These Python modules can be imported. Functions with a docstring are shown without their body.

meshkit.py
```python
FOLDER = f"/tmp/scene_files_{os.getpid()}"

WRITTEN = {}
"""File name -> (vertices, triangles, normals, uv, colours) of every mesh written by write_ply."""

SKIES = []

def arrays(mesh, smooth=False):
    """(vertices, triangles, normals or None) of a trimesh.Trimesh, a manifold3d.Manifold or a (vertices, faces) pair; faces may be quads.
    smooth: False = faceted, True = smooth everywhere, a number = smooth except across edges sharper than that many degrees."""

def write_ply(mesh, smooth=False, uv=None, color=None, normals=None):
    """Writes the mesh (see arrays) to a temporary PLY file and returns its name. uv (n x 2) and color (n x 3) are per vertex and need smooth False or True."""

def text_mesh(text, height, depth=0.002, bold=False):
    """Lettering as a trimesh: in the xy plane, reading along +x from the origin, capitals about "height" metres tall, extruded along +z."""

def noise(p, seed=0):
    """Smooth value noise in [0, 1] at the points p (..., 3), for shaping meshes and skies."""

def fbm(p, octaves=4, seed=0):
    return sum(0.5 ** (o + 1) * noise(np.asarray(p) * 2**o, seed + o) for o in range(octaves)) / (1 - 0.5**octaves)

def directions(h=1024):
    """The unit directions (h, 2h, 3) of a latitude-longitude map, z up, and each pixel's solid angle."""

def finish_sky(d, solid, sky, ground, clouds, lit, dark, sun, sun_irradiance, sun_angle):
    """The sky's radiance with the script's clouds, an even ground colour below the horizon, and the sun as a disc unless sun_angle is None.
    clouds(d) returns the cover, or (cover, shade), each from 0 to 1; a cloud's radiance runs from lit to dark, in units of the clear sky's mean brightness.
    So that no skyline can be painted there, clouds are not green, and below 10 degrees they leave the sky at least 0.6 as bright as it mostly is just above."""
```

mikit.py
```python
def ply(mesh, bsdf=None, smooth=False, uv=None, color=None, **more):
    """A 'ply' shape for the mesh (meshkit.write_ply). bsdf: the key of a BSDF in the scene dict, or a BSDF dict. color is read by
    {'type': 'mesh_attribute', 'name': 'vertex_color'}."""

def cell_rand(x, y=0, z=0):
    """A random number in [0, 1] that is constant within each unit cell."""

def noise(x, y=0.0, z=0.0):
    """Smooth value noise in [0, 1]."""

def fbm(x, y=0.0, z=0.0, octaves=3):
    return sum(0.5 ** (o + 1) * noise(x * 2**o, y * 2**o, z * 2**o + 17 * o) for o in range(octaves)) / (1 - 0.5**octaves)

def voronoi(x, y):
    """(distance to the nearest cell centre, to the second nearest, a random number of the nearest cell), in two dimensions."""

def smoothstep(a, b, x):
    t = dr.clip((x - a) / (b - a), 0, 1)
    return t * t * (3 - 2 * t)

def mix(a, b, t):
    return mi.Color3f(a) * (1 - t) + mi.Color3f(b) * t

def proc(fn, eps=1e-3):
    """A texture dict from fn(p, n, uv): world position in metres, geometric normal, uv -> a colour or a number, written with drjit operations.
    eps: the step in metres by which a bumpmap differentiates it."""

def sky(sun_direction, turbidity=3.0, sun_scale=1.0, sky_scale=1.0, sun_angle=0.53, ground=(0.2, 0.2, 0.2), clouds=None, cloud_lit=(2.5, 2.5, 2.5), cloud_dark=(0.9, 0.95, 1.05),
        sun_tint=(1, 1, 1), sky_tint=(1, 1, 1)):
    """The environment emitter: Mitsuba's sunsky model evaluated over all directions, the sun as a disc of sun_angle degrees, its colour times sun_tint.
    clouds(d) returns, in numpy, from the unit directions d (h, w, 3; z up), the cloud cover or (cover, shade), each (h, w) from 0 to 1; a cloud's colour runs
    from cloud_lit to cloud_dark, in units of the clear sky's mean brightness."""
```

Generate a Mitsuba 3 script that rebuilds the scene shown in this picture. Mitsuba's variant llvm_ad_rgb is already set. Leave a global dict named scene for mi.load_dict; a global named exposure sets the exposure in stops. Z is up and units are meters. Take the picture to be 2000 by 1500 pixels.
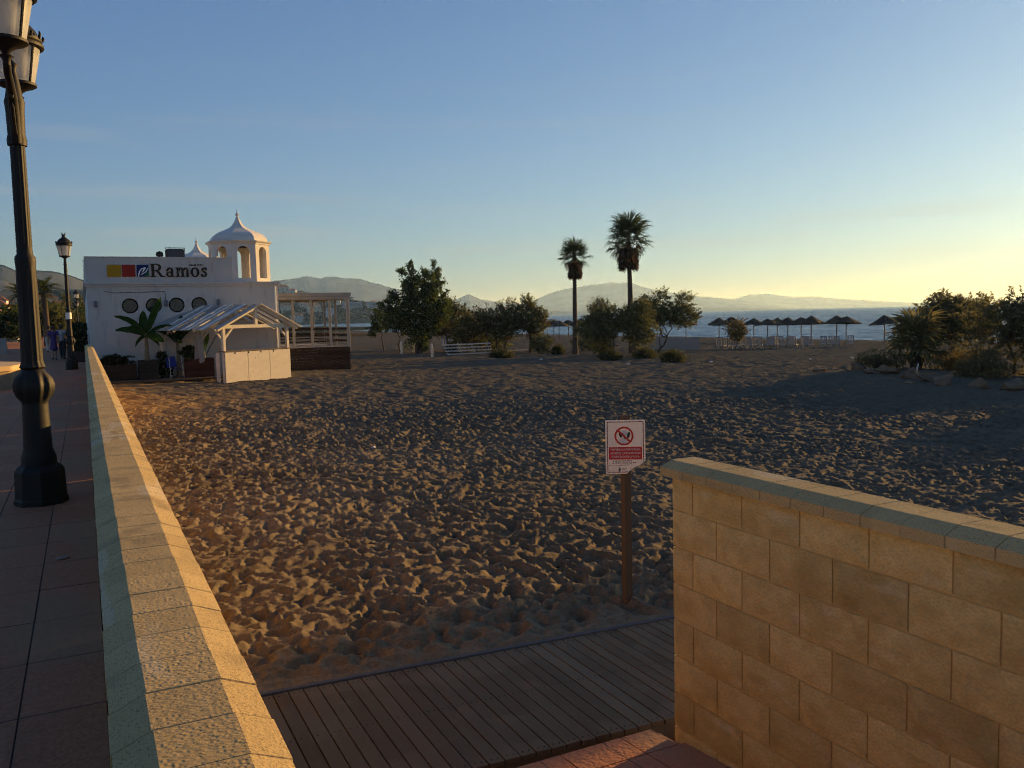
import math, random
import numpy as np, trimesh, mitsuba as mi, drjit as dr
import manifold3d as m3
from shapely.geometry import Polygon, LineString, Point, box as sbox
from shapely.ops import unary_union
from shapely import affinity
from scipy.spatial import cKDTree
import mikit, meshkit
T = mi.ScalarTransform4f
scene, labels = {'type': 'scene'}, {}
R = np.random.default_rng(7)
random.seed(7)

# ------------------------------------------------------------------ camera, sky, exposure
# x: towards the sea, y: along the promenade, z: up; z = 0 is the promenade paving
EYE = np.array([0, 0, 1.6])
AZ, PITCH, ROLL, FOV = 26.4, -4.57, 1.4, 61.66
a_, p_, r_ = np.radians([AZ, PITCH, ROLL])
fwd = np.array([math.sin(a_) * math.cos(p_), math.cos(a_) * math.cos(p_), math.sin(p_)])
rgt = np.array([math.cos(a_), -math.sin(a_), 0]); upv = np.cross(rgt, fwd)
upr = math.cos(r_) * upv + math.sin(r_) * rgt
scene['camera'] = {'type': 'perspective', 'fov': FOV, 'fov_axis': 'x', 'near_clip': 0.05, 'far_clip': 40000.0,
                   'to_world': T().look_at(origin=EYE.tolist(), target=(EYE + fwd).tolist(), up=upr.tolist()),
                   'medium': {'type': 'ref', 'id': 'haze_medium'}}
SUN_AZ, SUN_EL = 75.0, 10.5
sun = [math.sin(math.radians(SUN_AZ)) * math.cos(math.radians(SUN_EL)), math.cos(math.radians(SUN_AZ)) * math.cos(math.radians(SUN_EL)), math.sin(math.radians(SUN_EL))]
def wisps(d):  # thin high streaks low in the sky
    az, el = np.arctan2(d[..., 0], d[..., 1]), np.degrees(np.arcsin(np.clip(d[..., 2], -1, 1)))
    n = meshkit.fbm(np.stack([np.cos(az) * 5, np.sin(az) * 5, el * .9], -1), octaves=4, seed=3)
    return .22 * np.clip((n - .56) / .2, 0, 1) * np.clip((el - 1) / 2, 0, 1) * np.clip((16 - el) / 9, 0, 1)
scene['sky'] = mikit.sky(sun, turbidity=2.0, sun_scale=2.7, sun_angle=0.6, ground=(0.1, 0.09, 0.08), sun_tint=(1.0, 0.98, 0.86), sky_tint=(1.02, 1.38, 2.12), clouds=wisps, cloud_lit=(2.3, 2.2, 2.05))
exposure = 1.45
scene['haze_medium'] = {'type': 'homogeneous', 'albedo': {'type': 'rgb', 'value': [0.90, 0.96, 0.99]}, 'sigma_t': {'type': 'rgb', 'value': [0.62e-4, 1.0e-4, 1.65e-4]}, 'phase': {'type': 'hg', 'g': 0.38}}
scene['haze'] = {'type': 'cube', 'to_world': T().translate([1500, 2000, 126]).scale([11500, 11500, 136]), 'bsdf': {'type': 'null'}, 'interior': {'type': 'ref', 'id': 'haze_medium'}}
labels['haze'] = {'kind': 'stuff', 'label': 'thin evening haze over the bay', 'category': 'haze'}

# ------------------------------------------------------------------ helpers
def free(key):
    if key not in used: used.add(key); return key
    n = 1
    while f'{key}_{n:03d}' in used: n += 1
    used.add(f'{key}_{n:03d}'); return f'{key}_{n:03d}'
used = set(scene)
def tag(key, label=None, cat=None, group=None, kind=None):
    d = labels.setdefault(key, {})
    for k, v in (('label', label), ('category', cat), ('group', group), ('kind', kind)):
        if v: d[k] = v
    return key
def thing(name, label, cat, group=None): return tag(free(name), label, cat, group)
def obj(name, mesh, bsdf, label=None, cat=None, group=None, kind=None, smooth=False, color=None, **kw):
    key = free(name); scene[key] = mikit.ply(mesh, bsdf, smooth=smooth, color=color, **kw)
    if label or kind: tag(key, label, cat, group, kind)
    return key
def part(parent, name, mesh, bsdf, smooth=False, color=None, label=None, kind=None, **kw):
    key = free(f'{parent}__{name}'); scene[key] = mikit.ply(mesh, bsdf, smooth=smooth, color=color, **kw)
    if label or kind: tag(key, label, kind=kind)
    return key
def place(parent, name, d, to_world):  # another copy of a shape dict
    key = free(f'{parent}__{name}'); scene[key] = {**d, 'to_world': to_world}; return key
cat = trimesh.util.concatenate
def box(x0, x1, y0, y1, z0, z1, ch=0.0):
    if ch <= 0:
        m = trimesh.creation.box(extents=[x1 - x0, y1 - y0, z1 - z0]); m.apply_translation([(x0 + x1) / 2, (y0 + y1) / 2, (z0 + z1) / 2]); return m
    pts = []
    for sx, sy, sz in np.ndindex(2, 2, 2):
        c = np.array([(x0, x1)[sx], (y0, y1)[sy], (z0, z1)[sz]]); d = np.array([1 - 2 * sx, 1 - 2 * sy, 1 - 2 * sz]) * ch
        for k in range(3):
            e = d.copy(); e[k] = 0; pts.append(c + e)
    return trimesh.convex.convex_hull(np.array(pts))
def beam(p, q, w, h, up=(0, 0, 1)):
    p, q = np.asarray(p, float), np.asarray(q, float); L = np.linalg.norm(q - p); t = (q - p) / L
    s = np.cross(t, up)
    if np.linalg.norm(s) < 1e-6: s = np.cross(t, [0, 1, 0])
    s /= np.linalg.norm(s); u = np.cross(s, t)
    m = trimesh.creation.box(extents=[L, w, h]); M = np.eye(4); M[:3, 0], M[:3, 1], M[:3, 2], M[:3, 3] = t, s, u, (p + q) / 2
    m.apply_transform(M); return m
def tube(pts, rad, n=8, caps=True):
    p = np.asarray(pts, float); rad = np.broadcast_to(rad, (len(p),)); t = np.gradient(p, axis=0); t /= np.linalg.norm(t, axis=1, keepdims=True) + 1e-12
    ref = np.array([0, 0, 1.0]) if abs(t[:, 2]).mean() < .9 else np.array([1.0, 0, 0])
    a = np.cross(t, ref); a /= np.linalg.norm(a, axis=1, keepdims=True) + 1e-12; b = np.cross(t, a)
    th = np.arange(n) * 2 * np.pi / n
    v = p[:, None] + rad[:, None, None] * (np.cos(th)[None, :, None] * a[:, None] + np.sin(th)[None, :, None] * b[:, None])
    i, j = np.meshgrid(np.arange(len(p) - 1), np.arange(n), indexing='ij')
    q = np.stack([i * n + j, i * n + (j + 1) % n, (i + 1) * n + (j + 1) % n, (i + 1) * n + j], -1).reshape(-1, 4)
    f = np.vstack([q[:, [0, 2, 1]], q[:, [0, 3, 2]]]); v = v.reshape(-1, 3)
    if caps:
        k = len(v); v = np.vstack([v, p[0], p[-1]]); e = (len(p) - 1) * n; j = np.arange(n)
        f = np.vstack([f, np.stack([np.full(n, k), j, (j + 1) % n], 1), np.stack([np.full(n, k + 1), e + (j + 1) % n, e + j], 1)])
    m = trimesh.Trimesh(v, f, process=False); 
    if m.volume < 0: m.invert()
    return m
def lathe(prof, n=24, mod=None):
    pr = np.asarray(prof, float); th = np.arange(n) * 2 * np.pi / n
    r = pr[:, 0][:, None] * (np.ones(n)[None] if mod is None else mod(th, pr[:, 1]))
    v = np.stack([r * np.cos(th), r * np.sin(th), np.broadcast_to(pr[:, 1][:, None], r.shape)], -1).reshape(-1, 3)
    i, j = np.meshgrid(np.arange(len(pr) - 1), np.arange(n), indexing='ij')
    q = np.stack([i * n + j, i * n + (j + 1) % n, (i + 1) * n + (j + 1) % n, (i + 1) * n + j], -1).reshape(-1, 4)
    return trimesh.Trimesh(v, np.vstack([q[:, [0, 1, 2]], q[:, [0, 2, 3]]]), process=False)
def at(m, x=0, y=0, z=0, rz=0, s=1, rx=0, ry=0):
    m = m.copy()
    M = trimesh.transformations.euler_matrix(math.radians(rx), math.radians(ry), math.radians(rz)); M[:3, :3] *= s; M[:3, 3] = [x, y, z]
    m.apply_transform(M); return m
def TW(x, y, z, rz=0, s=1, sz=None): return T().translate([x, y, z]).rotate([0, 0, 1], rz).scale([s, s, sz or s])
def extr(poly, d):  # polygon in xz, thickness d along +y: returns mesh standing up, front face at y = 0 facing -y
    gs = [g for g in getattr(poly, 'geoms', [poly]) if g.area > 1e-9]
    m = cat([trimesh.creation.extrude_polygon(g, d, engine='earcut') for g in gs])
    v = m.vertices.copy(); m = trimesh.Trimesh(np.stack([v[:, 0], d - v[:, 2], v[:, 1]], 1), m.faces, process=False)
    if m.volume < 0: m.invert()
    return m
def fb(p, **k): return meshkit.fbm(p, **k)
def vcol(m, c, j=0.0): 
    return np.clip(np.tile(np.asarray(c, float), (len(m.vertices), 1)) * (1 + j * R.uniform(-1, 1)), 0, 1)

# ------------------------------------------------------------------ materials
def pr(c, rough=.8, **k):
    c = c if isinstance(c, dict) else {'type': 'rgb', 'value': list(c)}
    return {'type': 'principled', 'base_color': c, 'roughness': rough, 'specular': k.pop('spec', .3), **k}
VC = {'type': 'mesh_attribute', 'name': 'vertex_color'}
two = lambda b: {'type': 'twosided', 'bsdf': b}
N, FB, SS, MX, CR = mikit.noise, mikit.fbm, mikit.smoothstep, mikit.mix, mikit.cell_rand
def mat(name, b): scene[name] = b; used.add(name)
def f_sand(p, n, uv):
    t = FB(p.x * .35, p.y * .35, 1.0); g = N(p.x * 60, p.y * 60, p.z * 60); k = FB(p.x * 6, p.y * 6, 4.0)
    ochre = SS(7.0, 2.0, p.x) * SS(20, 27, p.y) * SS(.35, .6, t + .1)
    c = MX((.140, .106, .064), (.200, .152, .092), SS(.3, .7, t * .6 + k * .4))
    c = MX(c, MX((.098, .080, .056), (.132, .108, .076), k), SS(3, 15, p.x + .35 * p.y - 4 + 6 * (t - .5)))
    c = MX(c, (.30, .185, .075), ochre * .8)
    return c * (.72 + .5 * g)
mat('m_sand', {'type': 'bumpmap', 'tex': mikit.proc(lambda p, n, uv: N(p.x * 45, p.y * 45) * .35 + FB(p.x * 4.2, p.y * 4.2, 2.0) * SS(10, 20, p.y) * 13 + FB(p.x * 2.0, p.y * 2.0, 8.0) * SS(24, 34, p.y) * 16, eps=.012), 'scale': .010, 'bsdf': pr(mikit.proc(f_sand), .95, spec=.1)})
def f_cope(p, n, uv):
    s = CR(dr.floor((p.y - 2.03) / .195), dr.floor(p.x)); g = N(p.x * 380, p.y * 380, p.z * 380); g2 = N(p.x * 150, p.y * 150, p.z * 150); d = FB(p.x * 7, p.y * 5, p.z * 7)
    c = MX((.41, .303, .145), (.49, .362, .175), s)
    c = MX(c, (.22, .17, .10), SS(.52, .8, d) * .6); c = MX(c, (.52, .44, .30), SS(.66, .74, FB(p.x * 9 + 3, p.y * 2.2, 4.0)) * .5)
    return c * (1 - .40 * SS(.55, .80, g) - .2 * SS(.66, .8, g2) * SS(.4, .5, g)) * 1.0
mat('m_cope', {'type': 'bumpmap', 'tex': mikit.proc(lambda p, n, uv: N(p.x * 160, p.y * 160, p.z * 160), eps=.002), 'scale': .0014, 'bsdf': pr(mikit.proc(f_cope), .95, spec=.1)})
def f_block(p, n, uv):
    k = dr.floor((.5135 - p.z) / .2055 + 1); o = (k - 2 * dr.floor(k / 2)) * .192; b = CR(dr.floor((3.79 - p.y + .212 - o) / .384), k)
    g = N(p.x * 120, p.y * 120, p.z * 120); d = FB(p.x * 3, p.y * 3, p.z * 3); e = FB(p.x * 14, p.y * 14, p.z * 14)
    c = MX((.50, .345, .130), (.62, .455, .195), SS(.3, .7, d * .5 + e * .5)) * (.80 + .30 * b)
    c = MX(c, (.62, .52, .33), SS(.60, .8, FB(p.x * 4, p.y * 6 + 20, p.z * 11)) * .45)
    return c * (.82 + .3 * g) * (1 - .14 * SS(.58, .8, FB(p.x * 5 + 9, p.y * 5, p.z * 2.5))) * (1 - .3 * SS(-.62, -.80, p.z) * e)
mat('m_block', {'type': 'bumpmap', 'tex': mikit.proc(lambda p, n, uv: FB(p.x * 35, p.y * 35, p.z * 35), eps=.003), 'scale': .010, 'bsdf': pr(mikit.proc(f_block), .95, spec=.1)})
mat('m_mortar', pr((.50, .34, .135), .95, spec=.1))
TX, TY = .40, .64
def f_tile(p, n, uv):
    i, j = dr.floor((p.x + .33) / TX), dr.floor((p.y - 3.96) / TY); s = CR(i, j); g = N(p.x * 90, p.y * 90, 3.0); d = FB(p.x * 1.3, p.y * 1.3, 2.0)
    fx, fy = (p.x + .33) / TX - i, (p.y - 3.96) / TY - j
    sd = SS(.55, .72, FB(p.x * 1.6, p.y * .8, 6.0) + .10 * SS(-.35, 0, p.x))
    e = SS(.018, .008, dr.minimum(fx, 1 - fx)) + SS(.012, .005, dr.minimum(fy, 1 - fy))
    c = MX((.29, .125, .066), (.36, .158, .088), s * .6 + d * .4) * (.8 + .35 * g)
    c = MX(c, (.24, .175, .10), sd * .45)
    return MX(c, (.09, .06, .055), dr.minimum(e, 1) * .8 * SS(40, 15, p.y))
mat('m_tile', {'type': 'bumpmap', 'tex': mikit.proc(lambda p, n, uv: N(p.x * 70, p.y * 70), eps=.004), 'scale': .003, 'bsdf': pr(mikit.proc(f_tile), .8, spec=.3)})
def f_board(p, n, uv):
    s = CR(dr.floor((p.x - .285) / .0995)); g = FB(p.x * 90, p.y * 4, s * 40); w = FB(p.x * 3, p.y * 2, 5.0)
    c = MX((.125, .090, .050), (.175, .126, .074), s * .4 + g * .6)
    c = MX(c, (.20, .165, .11), SS(.5, .75, w) * .3) * (.86 + .24 * s)
    return MX(c, (.18, .135, .08), SS(.42, .62, FB(p.x * 5, p.y * 5, 9.0) + .35 * SS(5.1, 5.62, p.y) + .2 * SS(4.5, 4.17, p.y) - .17) * .6)
mat('m_board', {'type': 'bumpmap', 'tex': mikit.proc(lambda p, n, uv: FB(p.x * 120, p.y * 5, 1.0), eps=.002), 'scale': .003, 'bsdf': pr(mikit.proc(f_board), .85, spec=.2)})
def f_plaster(p, n, uv):
    d = FB(p.x * .9, p.y * .9, p.z * .5); e = FB(p.x * 6, p.y * 6, p.z * 1.2)
    c = MX((.48, .465, .43), (.56, .54, .50), d)
    return MX(c, (.26, .24, .21), SS(.55, .85, e) * .30 + SS(.3, -.9, p.z) * .35 * e)
mat('m_plaster_lit', pr((.62, .59, .54), .9, spec=.15))  # tower plaster, paler than the walls to stand in for sunlight
mat('m_plaster', pr(mikit.proc(f_plaster), .9, spec=.15))
def f_wwood(p, n, uv):
    d = FB(p.x * 3, p.y * 3, p.z * 6); e = FB(p.x * 25, p.y * 25, p.z * 5)
    c = MX((.56, .50, .40), (.70, .63, .51), d)
    return MX(c, (.24, .19, .14), SS(.60, .78, e * .6 + d * .4) * .55)
mat('m_wwood', pr(mikit.proc(f_wwood), .75, spec=.25))
mat('m_gwood', pr(mikit.proc(lambda p, n, uv: MX((.27, .255, .235), (.38, .36, .33), FB(p.x * 4, p.y * 4, p.z * 4))), .8, spec=.2))
mat('m_vc', pr(VC, .85, spec=.2))                        # matt things of one colour each
mat('m_vc_gloss', pr(VC, .35, spec=.5))
mat('m_vc2', two(pr(VC, .8, spec=.2)))
mat('m_leaf', {'type': 'principledthin', 'base_color': VC, 'roughness': .6, 'diff_trans': .95, 'spec_trans': 0.0})
mat('m_iron', {'type': 'principled', 'base_color': {'type': 'rgb', 'value': [.011, .0095, .008]}, 'roughness': .6, 'specular': .3})
mat('m_glass_dark', pr((.02, .025, .03), .08, spec=.6))
mat('m_milk', {'type': 'principledthin', 'base_color': {'type': 'rgb', 'value': [.82, .83, .82]}, 'roughness': .25, 'diff_trans': 1.1, 'spec_trans': .25})
mat('m_white', pr((.82, .80, .74), .5, spec=.4))
mat('m_water', {'type': 'bumpmap', 'tex': mikit.proc(lambda p, n, uv: FB(p.x * .55, p.y * .16, 0.0, 3) + FB(p.x * .12, p.y * .022, 3.0) * 3.0, eps=.12), 'scale': 1.1, 'bsdf': pr(mikit.proc(lambda p, n, uv: MX((.006, .024, .046), (.050, .085, .105), SS(.40, .66, FB(p.x * .075, p.y * .011, 7.0, 3) * .6 + FB(p.x * .4, p.y * .06, 2.0, 2) * .4))), .25, spec=.4)})  # streaks in the base colour stand in for uneven sky reflection on waves
mat('m_land', pr(mikit.proc(lambda p, n, uv: MX((.025, .030, .016), (.06, .055, .036), SS(.42, .62, FB(p.x * .02, p.y * .02, p.z * .03, 4))) * (.7 + .6 * N(p.x * .15, p.y * .15, p.z * .15))), .95, spec=.1))

# ------------------------------------------------------------------ ground
def lin(a, b, s): return np.linspace(a, b, max(2, int(round((b - a) / s)) + 1))
def graded(a, b, s, k):
    out = [a]
    while out[-1] < b: out.append(out[-1] + max(s, k * out[-1]))
    return np.array(out)
def grid(xs, ys, zf):
    X, Y = np.meshgrid(xs, ys, indexing='ij'); v = np.stack([X, Y, zf(X, Y)], -1).reshape(-1, 3); n = len(ys)
    i, j = np.meshgrid(np.arange(len(xs) - 1), np.arange(n - 1), indexing='ij')
    q = np.stack([i * n + j, (i + 1) * n + j, (i + 1) * n + j + 1, i * n + j + 1], -1).reshape(-1, 4)
    return trimesh.Trimesh(v, np.vstack([q[:, [0, 1, 2]], q[:, [0, 2, 3]]]), process=False)
def zs0(x, y): return -.86 - .0195 * np.maximum(x, 0) - .02 * np.maximum(x - 88, 0)
def board_z(x): return -.835 - .025 * (x - .3)
pc = []
for _ in range(125000):
    x, y = R.uniform(.2, 30), R.uniform(4.5, 30)
    if math.atan2(x, y) < math.radians(62) and R.random() < .9: pc.append((x, y))
pc = np.array(pc); pt = cKDTree(pc); pa = R.uniform(0, np.pi, len(pc)); pL = R.uniform(.048, .110, len(pc)) * (1 + .55 * (R.random(len(pc)) < .10)); pS = pL * R.uniform(.45, .8, len(pc)); pd = pL * R.uniform(.12, .34, len(pc)) * (.55 + .9 * meshkit.fbm(np.c_[pc * .45, np.zeros(len(pc))], octaves=2, seed=41))
def zs(X, Y):
    z = zs0(X, Y); sh = X.shape; P = np.stack([X.ravel(), Y.ravel()], 1); add = np.zeros(len(P))
    near = (P[:, 0] < 30) & (P[:, 1] < 30); Pn = P[near] + .05 * (np.stack([meshkit.noise(np.c_[P[near] * 6, np.zeros(near.sum())], 3), meshkit.noise(np.c_[P[near] * 6, np.ones(near.sum()) * 9], 4)], 1) - .5)
    dd, ii = pt.query(Pn, k=6, distance_upper_bound=.4); h = np.zeros(len(Pn))
    for k in range(6):
        ok = ii[:, k] < len(pc); i = ii[ok, k]; d = Pn[ok] - pc[i]; c, s = np.cos(pa[i]), np.sin(pa[i])
        q = np.sqrt(((d[:, 0] * c + d[:, 1] * s) / pL[i]) ** 2 + ((-d[:, 0] * s + d[:, 1] * c) / pS[i]) ** 2)
        h[ok] += pd[i] * (-np.exp(-q ** 2.6) + .34 * np.exp(-((q - 1.28) / .36) ** 2))
    fade = np.clip((P[near][:, 1] - 5.68) / .45, 0.12, 1) * np.clip((30 - P[near][:, 1]) / 8, 0, 1) * np.clip((30 - P[near][:, 0]) / 6, 0, 1)
    h += .016 * (fb(np.c_[Pn * 9, np.zeros(len(Pn))], octaves=2, seed=5) - .5)
    add[near] = h * fade
    q3 = np.c_[P, np.zeros(len(P))]
    add += .13 * (fb(q3 * .33, octaves=3, seed=8) - .5) * np.clip((P[:, 1] - 6) / 8, 0, 1) * np.clip((86 - P[:, 0]) / 10, 0, 1) + .05 * (fb(q3 * 1.6, octaves=2, seed=11) - .5) * np.clip((P[:, 1] - 5.7) / 1, 0, 1) * np.clip((86 - P[:, 0]) / 10, 0, 1)
    far = np.clip((np.hypot(P[:, 0], P[:, 1]) - 12) / 12, 0, 1) * np.clip((84 - P[:, 0]) / 10, 0, 1) * np.clip((160 - P[:, 1]) / 60, 0, 1)
    add += far * (.11 * (fb(q3 * 2.6, octaves=2, seed=21) - .5) + .08 * (fb(q3 * 1.2, octaves=2, seed=22) - .5))
    add += .35 * np.exp(-((P[:, 0] - 31) / 5) ** 2 - ((P[:, 1] - 25) / 4) ** 2)   # planted mound
    z = z + add.reshape(sh)
    z = np.where(Y < 5.67, np.minimum(z, zs0(X, Y) - .06), z)
    z = np.where((Y < 4.35) & (X < 3.2), -1.5, z)
    return z
SXs = np.concatenate([lin(.24, 6.2, .028), graded(6.2, 97, .028, .0046)[1:]])
SYs = np.concatenate([lin(-14, 4.2, .9), lin(4.3, 5.6, .13), lin(5.64, 9, .028), graded(9, 900, .028, .0046)[1:]])
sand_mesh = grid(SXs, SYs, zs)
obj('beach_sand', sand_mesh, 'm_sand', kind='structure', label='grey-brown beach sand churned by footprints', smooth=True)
def zsand(x, y): return float(zs(np.array([[x]], float), np.array([[y]], float))[0, 0])
sea = grid(np.concatenate([lin(84, 300, 6), np.geomspace(330, 12800, 40)]), np.concatenate([-np.geomspace(9000, 30, 25), lin(0, 900, 15), np.geomspace(950, 12800, 40)]), lambda X, Y: np.full(X.shape, -2.6))
obj('sea', sea, 'm_water', kind='structure', label='blue evening sea with small waves', smooth=True)
obj('ground', box(-9900, .2, -9000, 13000, -3.6, -.012), 'm_land', kind='structure', label='ground behind the promenade')

# promenade paving: one slab under, single paving slabs where they can be told apart
prom = obj('promenade', cat([box(-12, -.0, 14.2, 260, -.4, 0.0), box(-12, -2.73, -12, 14.2, -.4, 0.0), box(-2.73, 0.0, -12, 14.2, -.4, -.012)]), 'm_tile', kind='structure', label='reddish paved seaside promenade')
for i in range(-6, 1):
    for j in range(-3, 16):
        x0, x1 = -.33 + (i) * TX, min(-.33 + (i + 1) * TX, -.002); y0, y1 = 3.96 + j * TY, 3.96 + (j + 1) * TY
        if y0 > 14.0: continue
        g = .0016; dz = R.uniform(-.0012, .0012)
        part(prom, 'slab', box(x0 + g, x1 - (g if x1 < -.01 else 0), y0 + g, y1 - g, -.011, dz, .003), 'm_tile')
# ramp between the two walls
def ramp_z(y): return -.80 + .095 * np.clip(3.95 - y, 0, 8.4)
def hexa(c): return trimesh.convex.convex_hull(np.array(c, float))
ramp = obj('access_ramp', cat([hexa([[x, y, z] for y, zz in ((-4.45, float(ramp_z(-4.45)) - .02), (3.93, -.83)) for x in (.272, 2.848) for z in (-1.4, zz)]), box(.272, 2.848, -12, -4.45, -1.4, float(ramp_z(-4.45)) - .02)]), 'm_tile', kind='structure', label='paved access ramp between the two walls')
rt = .395; sl = -.095
for j in range(0, 8):
    y1 = 3.95 if j == 0 else 3.69 - (j - 1) * rt; y0 = 3.69 - j * rt
    for i in range(7):
        x0, x1 = max(.28, 2.59 - (i) * rt), 2.59 - (i - 1) * rt
        if i == 0: x1 = 2.845
        if i == 0 and j == 0: x1 = 2.80
        if x1 - x0 < .05: continue
        g = .004; cs = [[x, y, float(ramp_z(y)) - d] for x in (x0 + g, x1 - g) for y in (y0 + g, y1 - g) for d in (0.0 + R.uniform(0, .0015), .022)]
        part(ramp, 'slab', hexa(cs), 'm_tile')
# boardwalk
bw = thing('boardwalk', 'brown plank boardwalk leading from the ramp towards the sea', 'boardwalk')
for k in range(118):
    x0 = .285 + k * .0995; x1 = x0 + .0895; z0, z1 = board_z(x0) + R.uniform(-.002, .002), board_z(x1) + R.uniform(-.002, .002); y0, y1 = 4.17 + R.uniform(-.006, .006), 5.625 + R.uniform(-.004, .004)
    part(bw, 'plank', hexa([[x, y, z] for x, zz in ((x0, z0), (x1, z1)) for y in (y0, y1) for z in (zz, zz - .028)] + []), 'm_board')
sc_ = cat([at(trimesh.creation.cylinder(radius=.0045, height=.004, sections=7), .285 + k * .0995 + o_, y_, board_z(.285 + k * .0995 + o_) + .0005) for k in range(40) for o_ in (.025, .065) for y_ in (4.21, 4.93, 5.58)])
part(bw, 'screws', sc_, 'm_iron', kind='stuff')
for y in (4.185, 4.9, 5.6): part(bw, 'joist', hexa([[x, yy, board_z(x) - d] for x in (.29, 11.9) for yy in (y, y + .06) for d in (.033, .16)]), 'm_board')
part(bw, 'edge_board', hexa([[x, yy, board_z(x) + d] for x in (.29, 11.9) for yy in (5.632, 5.672) for d in (.012, -.15)]), 'm_vc', color=np.tile([.10, .10, .10], (8, 1)))

# ------------------------------------------------------------------ walls
COPE = [(0, .700), (0, .748), (.078, .780), (.238, .780), (.316, .748), (.316, .700)]
def cope_stone(x0, y0, y1):
    dz, dx = R.uniform(-.0012, .0012), R.uniform(-.002, .002); c = .0018; ys = [(y0, c), (y0 + c, 0), (y1 - c, 0), (y1, c)]; pts = []
    for y, s in ys: pts += [[x0 + dx + x + (s if x < .158 else -s), y, z + dz - (s if z > .72 else -s)] for x, z in COPE]
    return hexa(pts)
lw = thing('sea_wall', 'low ochre wall with pale chamfered coping running along the promenade to the white restaurant', 'wall')
gaps = [4.87 + 5.075 * k for k in range(-2, 8)]; ed = [-9.0] + [v for g in gaps for v in ((g - .07, g + .07) if g < 6 else (g - .048, g + .048))] + [41.2]
for a, b in zip(ed[::2], ed[1::2]): part(lw, 'wall_section', box(.045, .271, a, b, -1.6, .6995), 'm_block')
for k in range(-56, 202):
    y0 = 2.03 + .195 * k
    part(lw, 'coping_stone', cope_stone(0, y0 + .0014, y0 + .1936), 'm_cope')
part(lw, 'end_cap', cat([at(extr(Polygon([(0, .70), (0, .748), (.078, .780), (.238, .780), (.316, .748), (.316, .70)]), .05), 0, 41.42, 0)]), 'm_cope')
rw = thing('ramp_wall', 'ochre split-face block wall with chamfered coping on the sea side of the ramp', 'wall')
part(rw, 'mortar_core', box(2.858, 3.067, -9, 3.776, -1.6, .699), 'm_mortar')
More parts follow.
